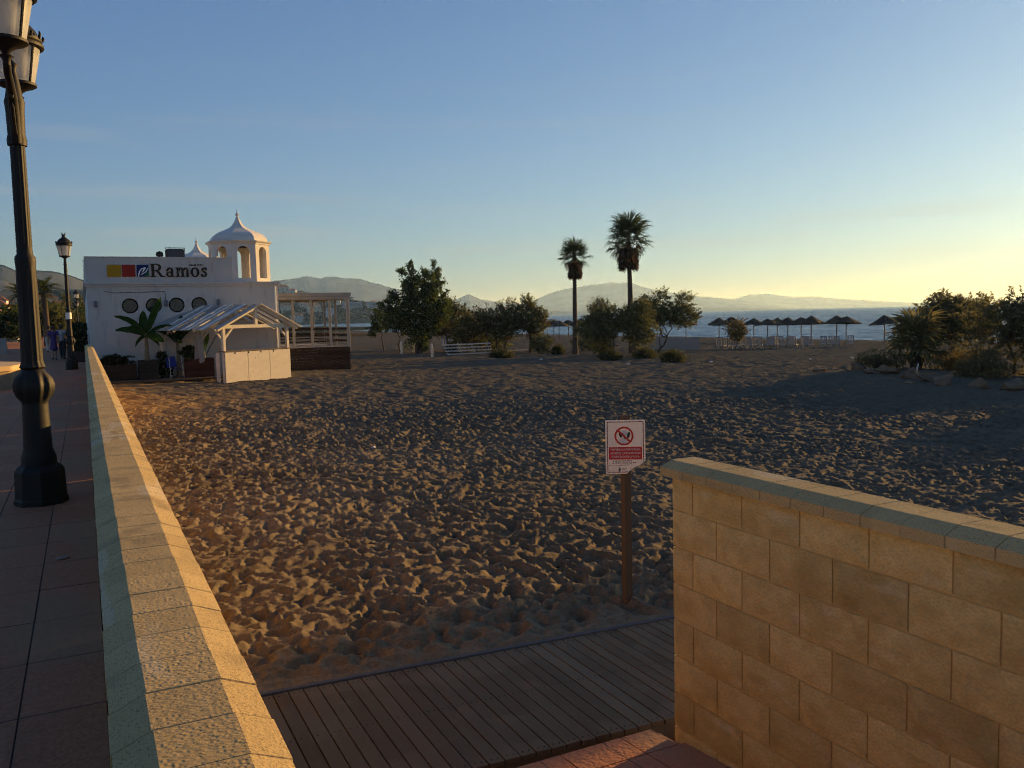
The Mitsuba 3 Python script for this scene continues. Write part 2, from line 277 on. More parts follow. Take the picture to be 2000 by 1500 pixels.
for k in range(-16, 30):
    y1 = 3.84 - .195 * k
    if y1 < -2.2: break
    part(rw, 'coping_stone', cope_stone(2.807, y1 - .1936, y1 - .0014), 'm_cope') if k >= 0 else None
part(rw, 'coping_run', trimesh.creation.extrude_polygon(Polygon(COPE), 6.0).apply_transform(np.array([[1, 0, 0, 2.807], [0, 0, -1, -2.2], [0, 1, 0, 0], [0, 0, 0, 1]])), 'm_cope')
def block(y0, y1, z0, z1):
    ny, nz = 7, 4; out = []; sd = R.uniform(0, 99)
    for x, sgn in ((2.85, -1), (3.075, 1)):
        Yg, Zg = np.meshgrid(np.linspace(y0, y1, ny), np.linspace(z0, z1, nz), indexing='ij')
        edge = np.minimum.reduce([np.clip((Yg - y0) / .02, 0, 1), np.clip((y1 - Yg) / .02, 0, 1), np.clip((Zg - z0) / .02, 0, 1), np.clip((z1 - Zg) / .02, 0, 1)])
        b = fb(np.stack([Yg * 7 + sd, Zg * 9, np.full(Yg.shape, sd)], -1), octaves=2) - .35
        out.append(np.stack([x + sgn * (edge * (.003 + .018 * b) - .003 * (1 - edge)), Yg + .003 * (b - .2) * (1 - edge), Zg], -1).reshape(-1, 3))
    i, j = np.meshgrid(np.arange(ny - 1), np.arange(nz - 1), indexing='ij'); q = np.stack([i * nz + j, (i + 1) * nz + j, (i + 1) * nz + j + 1, i * nz + j + 1], -1).reshape(-1, 4); n = ny * nz
    rim = [(i_) * nz for i_ in range(ny)] + [(ny - 1) * nz + j_ for j_ in range(1, nz)] + [i_ * nz + nz - 1 for i_ in range(ny - 2, -1, -1)] + [j_ for j_ in range(nz - 2, 0, -1)]
    sq = np.array([[rim[k], rim[(k + 1) % len(rim)], rim[(k + 1) % len(rim)] + n, rim[k] + n] for k in range(len(rim))])
    f = np.vstack([q[:, [0, 2, 1]], q[:, [0, 3, 2]], q[:, [0, 1, 2]] + n, q[:, [0, 2, 3]] + n, sq[:, [0, 1, 2]], sq[:, [0, 2, 3]]])
    m = trimesh.Trimesh(np.vstack(out), f, process=False)
    return m
for c in range(8):
    z1 = .694 if c == 0 else .5135 - .2055 * (c - 1) - .0045; z0 = .5135 - .2055 * c + .0045
    y = 3.79; first = True
    while y > -.2:
        L = (.172 if c % 2 == 0 else .364) if first else .384
        part(rw, 'block', block(y - L + .0045, y - (0 if first else .0045), z0, z1), 'm_block'); y -= L; first = False

# ------------------------------------------------------------------ restaurant
BY = 42.0
rs = thing('restaurant', 'white beach restaurant with porthole windows, a domed corner tower and a name sign', 'building')
labels[rs]['kind'] = 'thing'
def cyl_y(x, z, r, y0, y1, n=28):
    m = trimesh.creation.cylinder(radius=r, height=y1 - y0, sections=n); m.apply_transform(trimesh.transformations.rotation_matrix(math.pi / 2, [1, 0, 0])); m.apply_translation([x, (y0 + y1) / 2, z]); return m
PORT = [(1.92, 2.44), (2.90, 2.44), (3.87, 2.45), (4.84, 2.46)]
front = Polygon([(.22, -1.3), (8.45, -1.3), (8.45, 3.40), (.22, 3.40)])
for x, z in PORT: front = front.difference(Point(x, z).buffer(.285, 24))
wm = cat([at(extr(front, .22), 0, BY, 0), box(.22, .44, BY + .221, 76, -1.3, 3.40), box(8.23, 8.45, BY + .221, 76, -1.3, 3.40), box(.44, 8.23, 75.78, 76, -1.3, 3.40), box(.445, 8.225, BY + .225, 75.775, 3.15, 3.395)])  # rear beyond view is lengthened so its shadow covers the promenade
part(rs, 'wall', wm, 'm_plaster')
for x, z in PORT:
    w = part(rs, 'window', cat([at(lathe([(.285, .0), (.285, .05), (.33, .05), (.34, .02), (.34, -.02), (.285, -.02)], 28), x, BY + .03, z, rx=90)]), 'm_white', smooth=40)
    part(w, 'pane', cyl_y(x, z, .284, BY + .10, BY + .115), 'm_glass_dark'); part(w, 'glazing_bar', cat([box(x - .28, x + .28, BY + .08, BY + .099, z - .012, z + .012), box(x - .012, x + .012, BY + .078, BY + .098, z - .28, z + .28)]), 'm_vc', color=np.tile([.12, .12, .12], (16, 1)))
part(rs, 'cornice', cat([box(.10, 8.57, BY - .12, 76.1, 3.401, 3.49), box(.15, 8.52, BY - .06, 76.05, 3.30, 3.4005)]), 'm_plaster')
part(rs, 'parapet', cat([box(.22, 6.38, BY + .02, BY + .24, 3.491, 4.57), box(.19, 6.38, BY - .01, BY + .27, 4.5705, 4.62), box(.22, .44, BY + .2405, 75.9, 3.491, 4.57), box(.19, .47, BY + .2705, 75.9, 4.5705, 4.62)]), 'm_plaster')
m = tube([(8.30, BY - .05, 3.28), (8.30, BY - .05, .2), (8.30, BY - .05, -1.0)], .04, 8); part(rs, 'downpipe', m, 'm_white')
m = tube([(.9, BY - .012, 3.1), (1.3, BY - .012, 3.02), (3.4, BY - .012, 3.06), (3.42, BY - .012, 2.70)], .012, 5); part(rs, 'cable', m, 'm_iron')
part(rs, 'panel_joint', cat([box(.9, 5.6, BY - .012, BY - .001, 3.16, 3.19), box(5.60, 5.63, BY - .012, BY - .001, 2.2, 3.29)]), 'm_plaster')
for x in (.55, 3.42, 5.68): part(rs, 'wall_lamp', cat([box(x - .07, x + .07, BY - .12, BY - .002, 2.40, 2.68, .015), box(x - .05, x + .05, BY - .14, BY - .121, 2.44, 2.64)]), 'm_vc', color=vcol(cat([box(0, 1, 0, 1, 0, 1, .1), box(0, 1, 0, 1, 0, 1)]), [.16, .16, .17]))
for z in (3.6, 3.8, 4.0, 4.2, 4.4): part(rs, 'parapet_bolt', box(.13, .219, BY + .3, BY + .4, z, z + .06), 'm_white')
vc8 = lambda c: np.tile(c, (8, 1))
for nm, x0, x1, c in (('sign_square', 1.07, 1.64, (.42, .24, .015)), ('sign_square', 1.68, 2.21, (.32, .03, .02)), ('sign_square', 2.28, 2.77, (.014, .03, .12))):
    part(rs, nm, box(x0, x1, BY - .02, BY + .018, 3.73, 4.26), 'm_vc', color=vc8(c), label={1.07: 'yellow square of the name sign', 1.68: 'red square of the name sign', 2.28: 'blue square of the name sign with a white swoosh'}[x0])
sw = unary_union([LineString([(2.33, 3.74), (2.38, 3.95), (2.48, 4.08), (2.62, 4.12)]).buffer(.022), Polygon([(2.46, 3.90), (2.60, 4.14), (2.66, 4.16), (2.63, 4.06), (2.52, 3.94)]), LineString([(2.48, 3.84), (2.66, 3.96), (2.74, 4.10)]).buffer(.016)])
m = at(extr(sw, .012), 0, BY - .033, 0); part(rs, 'sign_swoosh', m, 'm_white')
m = at(extr(Polygon([(2.52, 3.74), (2.765, 3.74), (2.765, 4.0), (2.68, 3.93), (2.6, 3.82)]), .008), 0, BY - .029, 0); part(rs, 'sign_corner', m, 'm_vc', color=vcol(m, (.03, .10, .05)))
def ell(cx, cy, rx, ry): return affinity.scale(Point(cx, cy).buffer(1, 24), rx, ry)
def ring(cx, cy, rx, ry, ix, iy): return ell(cx, cy, rx, ry).difference(ell(cx, cy, ix, iy))
B = sbox
GL = {
 'R': (unary_union([B(.09, 0, .27, 1), B(0, 0, .38, .055), B(0, .945, .3, 1), B(.2, .93, .46, 1), B(.2, .46, .46, .54), ring(.44, .73, .30, .27, .125, .20).intersection(B(.44, .4, .9, 1.1)), Polygon([(.36, .5), (.54, .52), (.80, .10), (.98, .05), (.98, 0), (.68, 0)])]), 1.0),
 'a': (unary_union([B(.33, .10, .49, .52), ring(.27, .50, .22, .23, .07, .15).intersection(B(0, .5, .9, 1)), ell(.09, .50, .075, .075), ring(.23, .20, .225, .21, .085, .13).intersection(B(0, -.1, .40, .5)), Polygon([(.33, .2), (.37, .02), (.52, -.01), (.58, .05), (.49, .1)])]), .60),
 'm': (unary_union([B(.07, 0, .22, .72), B(0, .665, .2, .72), B(0, 0, .29, .05), B(.40, 0, .55, .5), B(.34, 0, .62, .05), B(.73, 0, .88, .5), B(.67, 0, .95, .05), ring(.36, .48, .19, .25, .06, .15).intersection(B(.15, .48, .6, 1)), ring(.69, .48, .19, .25, .06, .15).intersection(B(.48, .48, .9, 1))]), .98),
 'o': (ring(.30, .36, .30, .375, .135, .30), .64),
 's': (unary_union([LineString([(.40, .56), (.34, .66), (.22, .675), (.12, .60), (.13, .48), (.26, .38), (.37, .29), (.38, .15), (.28, .055), (.14, .06), (.06, .17)]).buffer(.062), B(.36, .5, .43, .73), B(.03, .0, .10, .24)]), .46)}
x = 2.83; sc = .585
for ch in 'Ramos':
    g, wd = GL[ch]; p = affinity.translate(affinity.scale(g, sc * 1.08, sc, origin=(0, 0)), x, 3.72); x += wd * sc * 1.08 + .028
    m = at(extr(p, .04), 0, BY - .03, 0); part(rs, 'sign_letter', m, 'm_vc', color=vcol(m, (.035, .028, .022)))
m = meshkit.text_mesh('desde 1957', .085, .015, bold=True); m.apply_scale([.58 / (m.bounds[1, 0] - m.bounds[0, 0]), 1, 1]); m = at(m, 4.50, BY + .012, 4.22, rx=90); part(rs, 'sign_small_lettering', m, 'm_vc', color=vcol(m, (.04, .03, .025)))
# octagonal towers
def octo(flat, rot=22.5): return [(flat / math.cos(math.pi / 8) * math.cos(math.radians(rot + 45 * k)), flat / math.cos(math.pi / 8) * math.sin(math.radians(rot + 45 * k))) for k in range(8)]
def tower(cx, cy, z0, s, name):
    o = m3.Manifold.extrude(m3.CrossSection([octo(1.33)]), 1.80) - m3.Manifold.extrude(m3.CrossSection([octo(1.20)]), 1.72).translate([0, 0, .19])
    arch = [(-.29, 0), (.29, 0)] + [(.29 * math.cos(a), 1.21 + .29 * math.sin(a)) for a in np.linspace(0, math.pi, 13)]
    cut = m3.Manifold.extrude(m3.CrossSection([arch]), 4.0).translate([0, 0, -2]).rotate([90, 0, 0]).translate([0, 0, .19])
    for k in range(4): o = o - cut.rotate([0, 0, 45 * k])
    mm = o.to_mesh(); mm = trimesh.Trimesh(mm.vert_properties[:, :3], mm.tri_verts, process=False)
    w = part(rs, name, at(mm, cx, cy, z0, s=s), 'm_plaster_lit')
    lat = lambda pr_: at(lathe([(r / math.cos(math.pi / 8), z) for r, z in pr_], 8), rz=22.5)
    part(w, 'cornice', at(lat([(1.32, 1.76), (1.37, 1.80), (1.37, 1.84), (1.46, 1.90), (1.48, 1.94), (1.28, 1.965), (.01, 1.97)]), cx, cy, z0, s=s), 'm_plaster_lit')
    pf = [(1.275, 1.95), (1.27, 2.03), (1.235, 2.12), (1.18, 2.20), (1.09, 2.29), (.97, 2.37), (.80, 2.45), (.63, 2.52), (.47, 2.60), (.35, 2.68), (.25, 2.78), (.16, 2.92), (.10, 3.06), (.055, 3.18), (.0, 3.20)]
    part(w, 'dome', at(lat(pf), cx, cy, z0, s=s), 'm_plaster_lit')
    part(w, 'finial', at(lathe([(.03, 3.10), (.05, 3.17), (.03, 3.20), (.085, 3.25), (.10, 3.28), (.07, 3.32), (.03, 3.36), (.02, 3.44), (.0, 3.56)], 10), cx, cy, z0, s=s), 'm_plaster_lit', smooth=50)
tower(6.94, 43.33, 3.48, 1.0, 'tower'); tower(5.95, 51.5, 3.2, .9, 'rear_tower')
m = cat([box(3.72, 4.52, 44.0, 44.7, 4.55, 5.15, .04)]); a = part(rs, 'air_conditioner', m, 'm_vc', color=vcol(m, (.09, .09, .09)))
part(a, 'frame', cat([beam((3.70, 43.97, 4.5), (3.70, 43.97, 5.19), .03, .03), beam((4.54, 43.97, 4.5), (4.54, 43.97, 5.19), .03, .03), beam((3.70, 43.97, 5.19), (4.54, 43.97, 5.19), .03, .03)]), 'm_iron')
part(rs, 'roof_vent', at(lathe([(.05, -.4), (.05, 0), (.14, .0), (.17, .08), (.14, .2), (.0, .26)], 14), 3.42, 44, 4.78), 'm_iron', smooth=40)

# terrace with white pergola beside the restaurant
tr = thing('terrace', 'white pergola terrace with dark plank skirt and dark railings right of the restaurant', 'terrace')
DB = (.045, .024, .016)
def brown(m, c=DB, j=.3): return vcol(m, c, j)
for k in range(9):
    z0 = -1.15 + k * .145
    m = box(8.6, 12.98, 45.95 + R.uniform(0, .008), 45.985, z0, z0 + .132); part(tr, 'skirt_board', m, 'm_vc', color=brown(m))
    m = box(12.94 + R.uniform(0, .006), 12.975, 45.99, 54, z0, z0 + .132); part(tr, 'side_skirt_board', m, 'm_vc', color=brown(m))
part(tr, 'floor', box(8.46, 12.93, 45.99, 54, .0, .14), 'm_gwood')
part(tr, 'sill', box(8.46, 13.0, 45.93, 46.03, .155, .23), 'm_gwood')
for x in (8.9, 9.98, 10.95, 11.95): part(tr, 'post', box(x - .06, x + .06, 45.94, 46.06, .231, 2.70, .01), 'm_gwood')
part(tr, 'corner_post', box(12.86, 13.01, 45.92, 46.07, .10, 2.86, .01), 'm_gwood')
for y in (48.5, 51, 53.9):
    for x in (8.9, 12.93): part(tr, 'post', box(x - .06, x + .06, y - .06, y + .06, .141, 2.70, .01), 'm_gwood')
part(tr, 'beam', box(8.46, 13.05, 45.90, 46.05, 2.701, 2.86), 'm_gwood'); part(tr, 'side_beam', box(12.87, 13.0, 46.051, 54, 2.701, 2.86), 'm_gwood')
part(tr, 'roof_slab', hexa([[x, y, z] for x in (8.46, 13.12) for y, zz in ((45.85, 2.87), (54.1, 2.98)) for z in (zz, zz + .19)]), 'm_gwood')
for k in range(8): part(tr, 'rafter', box(8.5, 12.86, 46.5 + k * .95, 46.58 + k * .95, 2.72, 2.855), 'm_gwood')
for z in (.42, .74, 1.06):
    for a, b in ((8.97, 9.91), (10.05, 10.88), (11.02, 11.88), (12.02, 12.85)): m = box(a, b, 45.97, 46.03, z, z + (.11 if z > 1 else .07)); part(tr, 'rail', m, 'm_vc', color=brown(m))
    m = box(12.9, 12.96, 46.07, 54, z, z + .08); part(tr, 'rail', m, 'm_vc', color=brown(m))
    m = box(8.5, 12.9, 53.95, 54.0, z, z + .08); part(tr, 'rail', m, 'm_vc', color=brown(m))

# ------------------------------------------------------------------ kiosk hut of white boards
hut = thing('beach_kiosk', 'weathered white wooden kiosk with gabled plank roof and three-panel counter', 'kiosk')
O = np.array([5.34, 38.5, 0.0]); E1 = np.array([.848, .530, 0]); W1 = 3.78; E2 = np.array([-2.27, 3.0, 0.0]); L2 = np.linalg.norm(E2); e2 = E2 / L2
H = lambda a, b, z: O + E1 * a + e2 * b + np.array([0, 0, z])
n1 = np.array([.530, -.848, 0])  # out of the counter
g0 = -.97
for a, b in ((.06, .06), (W1 - .06, .06), (.06, L2), (W1 - .06, L2)): part(hut, 'post', beam(H(a, b, g0 - .2), H(a, b, 1.34), .13, .13, up=n1), 'm_wwood')
for b in (.06, L2): part(hut, 'tie_beam', beam(H(-.1, b, 1.41), H(W1 + .1, b, 1.41), .11, .15), 'm_wwood')
for a in (.06, W1 - .06): part(hut, 'wall_plate', beam(H(a, .14, 1.42), H(a, L2 + .2, 1.42), .11, .13), 'm_wwood')
zr, ze, mid = 2.30, 1.50, W1 / 2
part(hut, 'ridge_beam', beam(H(mid, -.2, zr), H(mid, L2 + .25, zr), .07, .14), 'm_wwood')
part(hut, 'king_post', beam(H(mid, .06, 1.49), H(mid, .06, zr - .07), .14, .12, up=n1), 'm_wwood')
for b in (-.12, .02 + L2 * .33, L2 * .66, L2):
    for s in (0, 1): part(hut, 'rafter', beam(H(mid, b, zr + .01), H((-.42, W1 + .42)[s], b, ze - .22), .07, .13), 'm_wwood')
for a, s in ((.06, 1), (W1 - .06, -1)): part(hut, 'brace', beam(H(a + s * .02, .06, .85), H(a + s * .5, .06, 1.35), .07, .08, up=n1), 'm_wwood')
for a, b, s in ((.06, L2, -1), (.06, .06, 1)): part(hut, 'brace', beam(H(a, b + s * .05, .80), H(a, b + s * .55, 1.36), .07, .07), 'm_wwood')
def slope(s, b0, w, lift=0.0, cut=0.0):
    a0, a1 = mid, (-.55, W1 + .55)[s]; p = np.array([H(a0, b0, zr + .085 + lift), H(a1 + (cut if s == 0 else -cut), b0, ze - .285 + .085 + lift)])
    return beam(p[0], p[1], w, .022)
b = -.32; k = 0
while b < L2 + .3:
    w = R.uniform(.13, .17)
    for s in (0, 1):
        if (k, s) in ((2, 0), (7, 0), (3, 1), (5, 1), (8, 1), (11, 1), (14, 1), (17, 1)): continue
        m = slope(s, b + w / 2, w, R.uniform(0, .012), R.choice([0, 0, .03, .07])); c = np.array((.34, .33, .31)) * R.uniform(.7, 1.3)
        if R.random() < .3: c = np.array((.70, .67, .60))  # some boards coloured pale to stand in for sunlit strips of the roof
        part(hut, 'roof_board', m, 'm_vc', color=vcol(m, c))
    b += w + (R.uniform(.02, .05) if R.random() < .6 else .09); k += 1
for i in range(3):
    a0, a1 = .0 + i * W1 / 3 + .012, (i + 1) * W1 / 3 - .012
    part(hut, 'counter_panel', beam(H((a0 + a1) / 2, -.03, g0 - .12), H((a0 + a1) / 2, -.03, .30), a1 - a0, .04, up=n1), 'm_wwood')
part(hut, 'side_panel', beam(H(-.03, L2 * .09, g0 - .1), H(-.03, L2 * .09, .30), .035, .22, up=n1), 'm_wwood')
m = beam(H(-.02, .15, .345), H(W1 + .02, .15, .345), .45, .05); part(hut, 'counter_top', m, 'm_vc', color=vcol(m, (.16, .12, .09)))
for a in (.55, 1.3, 2.0, 2.75): m = beam(H(a, -.055, .22), H(a, -.055, .30), .06, .012, up=n1); part(hut, 'hinge', m, 'm_iron')
m = beam(H(.3, L2 * .8, -.3), H(1.2, L2 * .62, 1.2), .03, .03); part(hut, 'leaning_pole', m, 'm_vc', color=vcol(m, (.1, .1, .1)))
m = beam(H(1.6, L2 * .85, -.3), H(1.9, L2 * .62, 1.2), .03, .03); part(hut, 'leaning_pole', m, 'm_vc', color=vcol(m, (.1, .1, .1)))
# plastic sheet hanging by the left post
uu, vv = np.meshgrid(np.linspace(0, 1, 14), np.linspace(0, 1, 16), indexing='ij')
pp = np.array([H(-.02 - .25 * v * 0 + .08 * math.sin(u * 9 + v * 2), 1.2 + u * .42, 1.3 - 1.35 * v - .1 * math.sin(u * 6)) for u, v in zip(uu.ravel(), vv.ravel())])
q = np.array([[i * 16 + j, (i + 1) * 16 + j, (i + 1) * 16 + j + 1, i * 16 + j + 1] for i in range(13) for j in range(15)])
m = trimesh.Trimesh(pp, np.vstack([q[:, [0, 1, 2]], q[:, [0, 2, 3]]]), process=False)
obj('plastic_sheet', m, 'm_vc2', label='crumpled grey plastic sheet hanging behind the left counter post of the kiosk', cat='sheet', smooth=True, color=vcol(m, (.26, .25, .23)))
tag('plastic_sheet', None, 'sheet')
# deck, planters, folding chair in front of the restaurant
dk = thing('wooden_deck', 'low wooden deck in front of the restaurant wall beside the kiosk', 'deck')
for k in range(14):
    y0 = 39.75 + k * .16; m = box(.45, 5.0, y0, y0 + .15, -.88, -.80); part(dk, 'deck_board', m, 'm_vc', color=vcol(m, (.13, .09, .06), .3))
def planter(x0, x1, y0, y1, z1, lab, c):
    t = thing('planter', lab, 'planter')
    n = int((z1 + .8) / .14)
    for k in range(n): z0 = -.795 + k * .14; m = cat([box(x0, x1, y0, y0 + .025, z0, z0 + .13), box(x0, x1, y1 - .025, y1, z0, z0 + .13), box(x0, x0 + .025, y0 + .026, y1 - .026, z0, z0 + .13), box(x1 - .025, x1, y0 + .026, y1 - .026, z0, z0 + .13)]); part(t, 'slat', m, 'm_vc', color=vcol(m, c, .25))
    m = box(x0 + .03, x1 - .03, y0 + .03, y1 - .03, -.75, -.795 + n * .14 - .06); part(t, 'soil', m, 'm_vc', color=vcol(m, (.05, .035, .025)))
planter(3.95, 5.15, 40.3, 41.0, .05, 'dark brown slatted planter left of the kiosk counter', (.06, .025, .018))
planter(2.05, 2.85, 40.4, 41.2, .12, 'black square planter holding the tall banana plant', (.02, .02, .02))
planter(.62, 1.98, 40.5, 41.2, -.02, 'long dark planter between the sea wall and the banana plant', (.035, .025, .02))
fc = thing('folding_chair', 'blue folding chair standing on the deck behind the kiosk', 'chair')
m = hexa([[x, y, z] for x, y in ((3.42, 40.6), (3.86, 40.75)) for y, z in ((y, -.38), (y + .4, -.40)) for z in (z, z - .03)]); part(fc, 'seat', m, 'm_vc', color=vcol(m, (.03, .05, .30)))
m = beam((3.44, 41.1, -.34), (3.40, 41.4, .12), .42, .025, up=(0, 1, 0)); part(fc, 'backrest', m, 'm_vc', color=vcol(m, (.03, .05, .30)))
for p_, q_ in (((3.34, 40.55, -.8), (3.36, 41.42, .14)), ((3.90, 40.65, -.8), (3.86, 41.5, .14)), ((3.34, 41.3, -.8), (3.36, 40.6, -.36)), ((3.90, 41.4, -.8), (3.86, 40.7, -.36))): part(fc, 'leg', tube([p_, q_], .014, 6), 'm_white')

# ------------------------------------------------------------------ street lamps
def lantern(root, x, y, z, s=1.0, full=True):
    t_ = lambda m: at(m, x, y, z, s=s)
    k = part(root, 'lantern', t_(cat([lathe([(.0, .0), (.03, .0), (.035, .05), (.06, .08), (.03, .10), (.05, .13), (.09, .16), (.17, .19), (.185, .20), (.185, .225), (.15, .23), (.0, .225)], 20)])), 'm_iron', smooth=35)
    part(k, 'cap', t_(cat([lathe([(.25, .585), (.275, .60), (.275, .63), (.25, .645), (.262, .66), (.262, .69), (.235, .70), (.215, .76), (.165, .82), (.10, .87), (.06, .89), (.075, .91), (.05, .93), (.05, .96), (.07, .99), (.035, 1.0), (.0, 1.01)], 24)])), 'm_iron', smooth=35)
    part(k, 'glass_panel', t_(lathe([(.165, .226), (.235, .585)], 24)), 'm_milk', smooth=True)
    part(k, 'mullion', t_(cat([tube([(.17 * math.cos(a), .17 * math.sin(a), .22), (.243 * math.cos(a), .243 * math.sin(a), .60)], .013, 6) for a in np.arange(5) * 2 * math.pi / 5 + .5])), 'm_iron')
    part(k, 'reflector', t_(lathe([(r, .30 + .014 * i) for i in range(20) for r in ((.088, .075)[i % 2],)], 16)), 'm_white')
    sp = []
    for i in range(14):
        a = i * 2 * math.pi / 14; c_, s_ = math.cos(a), math.sin(a); h = .07 if i % 2 else .045
        sp += [tube([(.262 * c_, .262 * s_, .68), (.272 * c_, .272 * s_, .69 + h * .6), (.266 * c_, .266 * s_, .69 + h)], [.016, .014, .003], 5)]
    for i in range(6):
        a = i * 2 * math.pi / 6; c_, s_ = math.cos(a), math.sin(a); sp += [tube([(.045 * c_, .045 * s_, .985), (.075 * c_, .075 * s_, 1.03), (.06 * c_, .06 * s_, 1.07)], [.012, .011, .003], 5)]
    part(k, 'crown', t_(cat(sp)), 'm_iron')
def lamp(x, y, double, lab, sticker=False):
    t = thing('street_lamp', lab, 'street lamp')
    part(t, 'plinth', cat([at(lathe([(.222, 0), (.222, .04), (.212, .06), (.203, .30), (.185, .33), (.15, .36), (.0, .361)], 8), x, y, 0, rz=22.5 + 26)]), 'm_iron')
    fl = lambda th, z: 1 + .035 * np.cos(12 * th)[None, :] * ((z > 1.22) & (z < 1.85) | (z > 2.35) & (z < 3.6))[:, None] + .08 * np.cos(10 * th)[None, :] * ((z > .95) & (z < 1.17))[:, None]
    top = 3.35 if double else 3.95
    pf = [(r_p * .88, z_p) for r_p, z_p in [(.165, .36), (.165, .42), (.15, .46), (.135, .50), (.12, .90), (.125, .93), (.15, .97), (.175, 1.03), (.18, 1.08), (.16, 1.14), (.125, 1.19), (.10, 1.22), (.118, 1.24), (.105, 1.27), (.098, 1.30), (.090, 1.80), (.094, 1.84), (.092, 2.14), (.096, 2.18), (.096, 2.22), (.074, 2.25), (.072, 2.30), (.070, 2.36), (.066, 3.2), (.062, top), (.0, top + .002)]]
    part(t, 'post', at(lathe(pf, 60, fl), x, y, 0), 'm_iron', smooth=40)
    if double:
        part(t, 'post_sleeve', at(lathe([(.0, 3.20), (.078, 3.20), (.080, 3.25), (.07, 3.30), (.075, 3.5), (.082, 3.58), (.07, 3.62), (.05, 3.75), (.03, 3.85), (.045, 3.9), (.0, 3.95)], 20), x, y, 0), 'm_iron', smooth=35)
        for s in (-1, 1):
            c = [(x, y + s * .05, 3.22), (x, y + s * .12, 3.42), (x, y + s * .24, 3.57), (x, y + s * .50, 3.64), (x, y + s * .66, 3.66), (x, y + s * .70, 3.73)]
            part(t, 'arm', tube(c, [.045, .042, .038, .032, .03, .03], 10), 'm_iron', smooth=40)
            part(t, 'arm_scroll', tube([(x, y + s * .08, 3.27), (x, y + s * .24, 3.34), (x, y + s * .36, 3.46), (x, y + s * .33, 3.56)], .016, 8), 'm_iron', smooth=40)
            part(t, 'arm_brace', tube([(x, y + s * .06, 3.58), (x, y + s * .3, 3.60), (x, y + s * .5, 3.66)], .018, 8), 'm_iron', smooth=40)
            lantern(t, x, y + s * .70, 3.71, .90)
    else:
        lantern(t, x, y, 3.94, 1.0)
    if sticker:
        m = at(lathe([(.0965, 1.86), (.0975, 1.87), (.0975, 2.09), (.0965, 2.1)], 20), x, y, 0); part(t, 'paper_notice', m, 'm_white', label='pale paper notice stuck round the post')
lamp(-.43, 8.85, True, 'black iron street lamp with two lanterns on arms, nearest lamp beside the low wall')
lamp(-.46, 35.55, False, 'black iron street lamp with one lantern and a pale notice, second along the wall', True)
lamp(-.42, 89.0, False, 'distant street lamp just left of the white restaurant, taller-looking of the two far lamps')
lamp(-.55, 124.0, False, 'farthest tiny street lamp seen against the restaurant edge')

# ------------------------------------------------------------------ dog sign on its post
sg = thing('beach_sign', 'white no-dogs sign with red ring and red text panel on a wooden post', 'sign')
sx, sy = 4.20, 6.25; sz = zsand(sx, sy)
part(sg, 'post', hexa([[x, y, z] for x, y in ((sx - .033, sy - .03), (sx + .033, sy - .03), (sx + .033, sy + .035), (sx - .033, sy + .035)) for z in (sz - .4, .705)]), 'm_post' if 'm_post' in scene else 'm_vc', color=np.tile((.125, .08, .045), (8, 1)))
rot = -30.0
def on_sign(m, d): return at(at(m, 0, 0, 0), sx - .005 + math.sin(math.radians(-rot)) * -(.048 + d), sy - math.cos(math.radians(rot)) * (.048 + d), .195, rz=rot)
W, Hh = .345, .475
pl = Polygon([(-W / 2, 0), (W / 2 - .165, 0), (W / 2 - .13, .035), (W / 2 - .09, .062), (W / 2 - .045, .078), (W / 2, .115), (W / 2, Hh), (-W / 2, Hh)]).buffer(-.008).buffer(.008)
bd = on_sign(extr(pl, .006), 0.006); part(sg, 'panel', bd, 'm_vc_gloss', color=vcol(bd, (.84, .74, .61)))
def sgp(name, poly, c, d=.0075, lab=None):
    m = on_sign(extr(poly.intersection(pl.buffer(-.004)), .0014), d); part(sg, name, m, 'm_vc', color=vcol(m, c), label=lab)
inner = affinity.scale(Polygon([(-W / 2 + .014, .014), (W / 2 - .014, .014), (W / 2 - .014, Hh - .014), (-W / 2 + .014, Hh - .014)]), 1, 1)
sgp('border_line', inner.difference(inner.buffer(-.006)), (.10, .03, .03))
ccx, ccy = -.012, .335
rg = ring(ccx, ccy, .082, .082, .067, .067).union(LineString([(ccx - .055, ccy + .052), (ccx + .055, ccy - .052)]).buffer(.008, cap_style=2))
dog = unary_union([ell(ccx + .005, ccy + .010, .034, .040), ell(ccx + .008, ccy - .020, .020, .026), ell(ccx - .012, ccy - .045, .040, .024)])
sgp('dog_head', dog.intersection(ell(ccx, ccy, .068, .068)), (.62, .60, .56), .0078)
sgp('dog_ear', unary_union([affinity.rotate(ell(ccx - .030, ccy + .014, .012, .030), 14), affinity.rotate(ell(ccx + .040, ccy + .008, .011, .028), -14), ell(ccx - .006, ccy + .018, .005, .004), ell(ccx + .018, ccy + .018, .005, .004), ell(ccx + .008, ccy - .018, .009, .007)]), (.04, .045, .03), .0096)
sgp('prohibition_ring', rg, (.50, .05, .04), .0112)
sgp('text_panel', sbox(-W / 2 + .028, .128, W / 2 - .030, .238), (.50, .05, .04), .0075)
def sgt(txt, z, h, wid, c, x=None, d=.0092):
    m = meshkit.text_mesh(txt, h, .0012, bold=True); w = m.bounds[1, 0] - m.bounds[0, 0]; m.apply_scale([wid / w, 1, 1]); m.apply_translation([-(m.bounds[0, 0] + m.bounds[1, 0]) / 2 + (x or 0), 0, 0])
    v = m.vertices.copy(); m = trimesh.Trimesh(np.stack([v[:, 0], -v[:, 2] + .0012, v[:, 1] + z], 1), m.faces, process=False); m = on_sign(m, d); part(sg, 'lettering', m, 'm_vc', color=vcol(m, c))
sgt('PROHIBIDA LA PERMANENCIA', .208, .016, .255, (.62, .55, .50)); sgt('DE PERROS Y OTROS ANIMALES', .176, .016, .26, (.62, .55, .50)); sgt('DOMESTICOS EN LA PLAYA', .145, .016, .24, (.62, .55, .50))
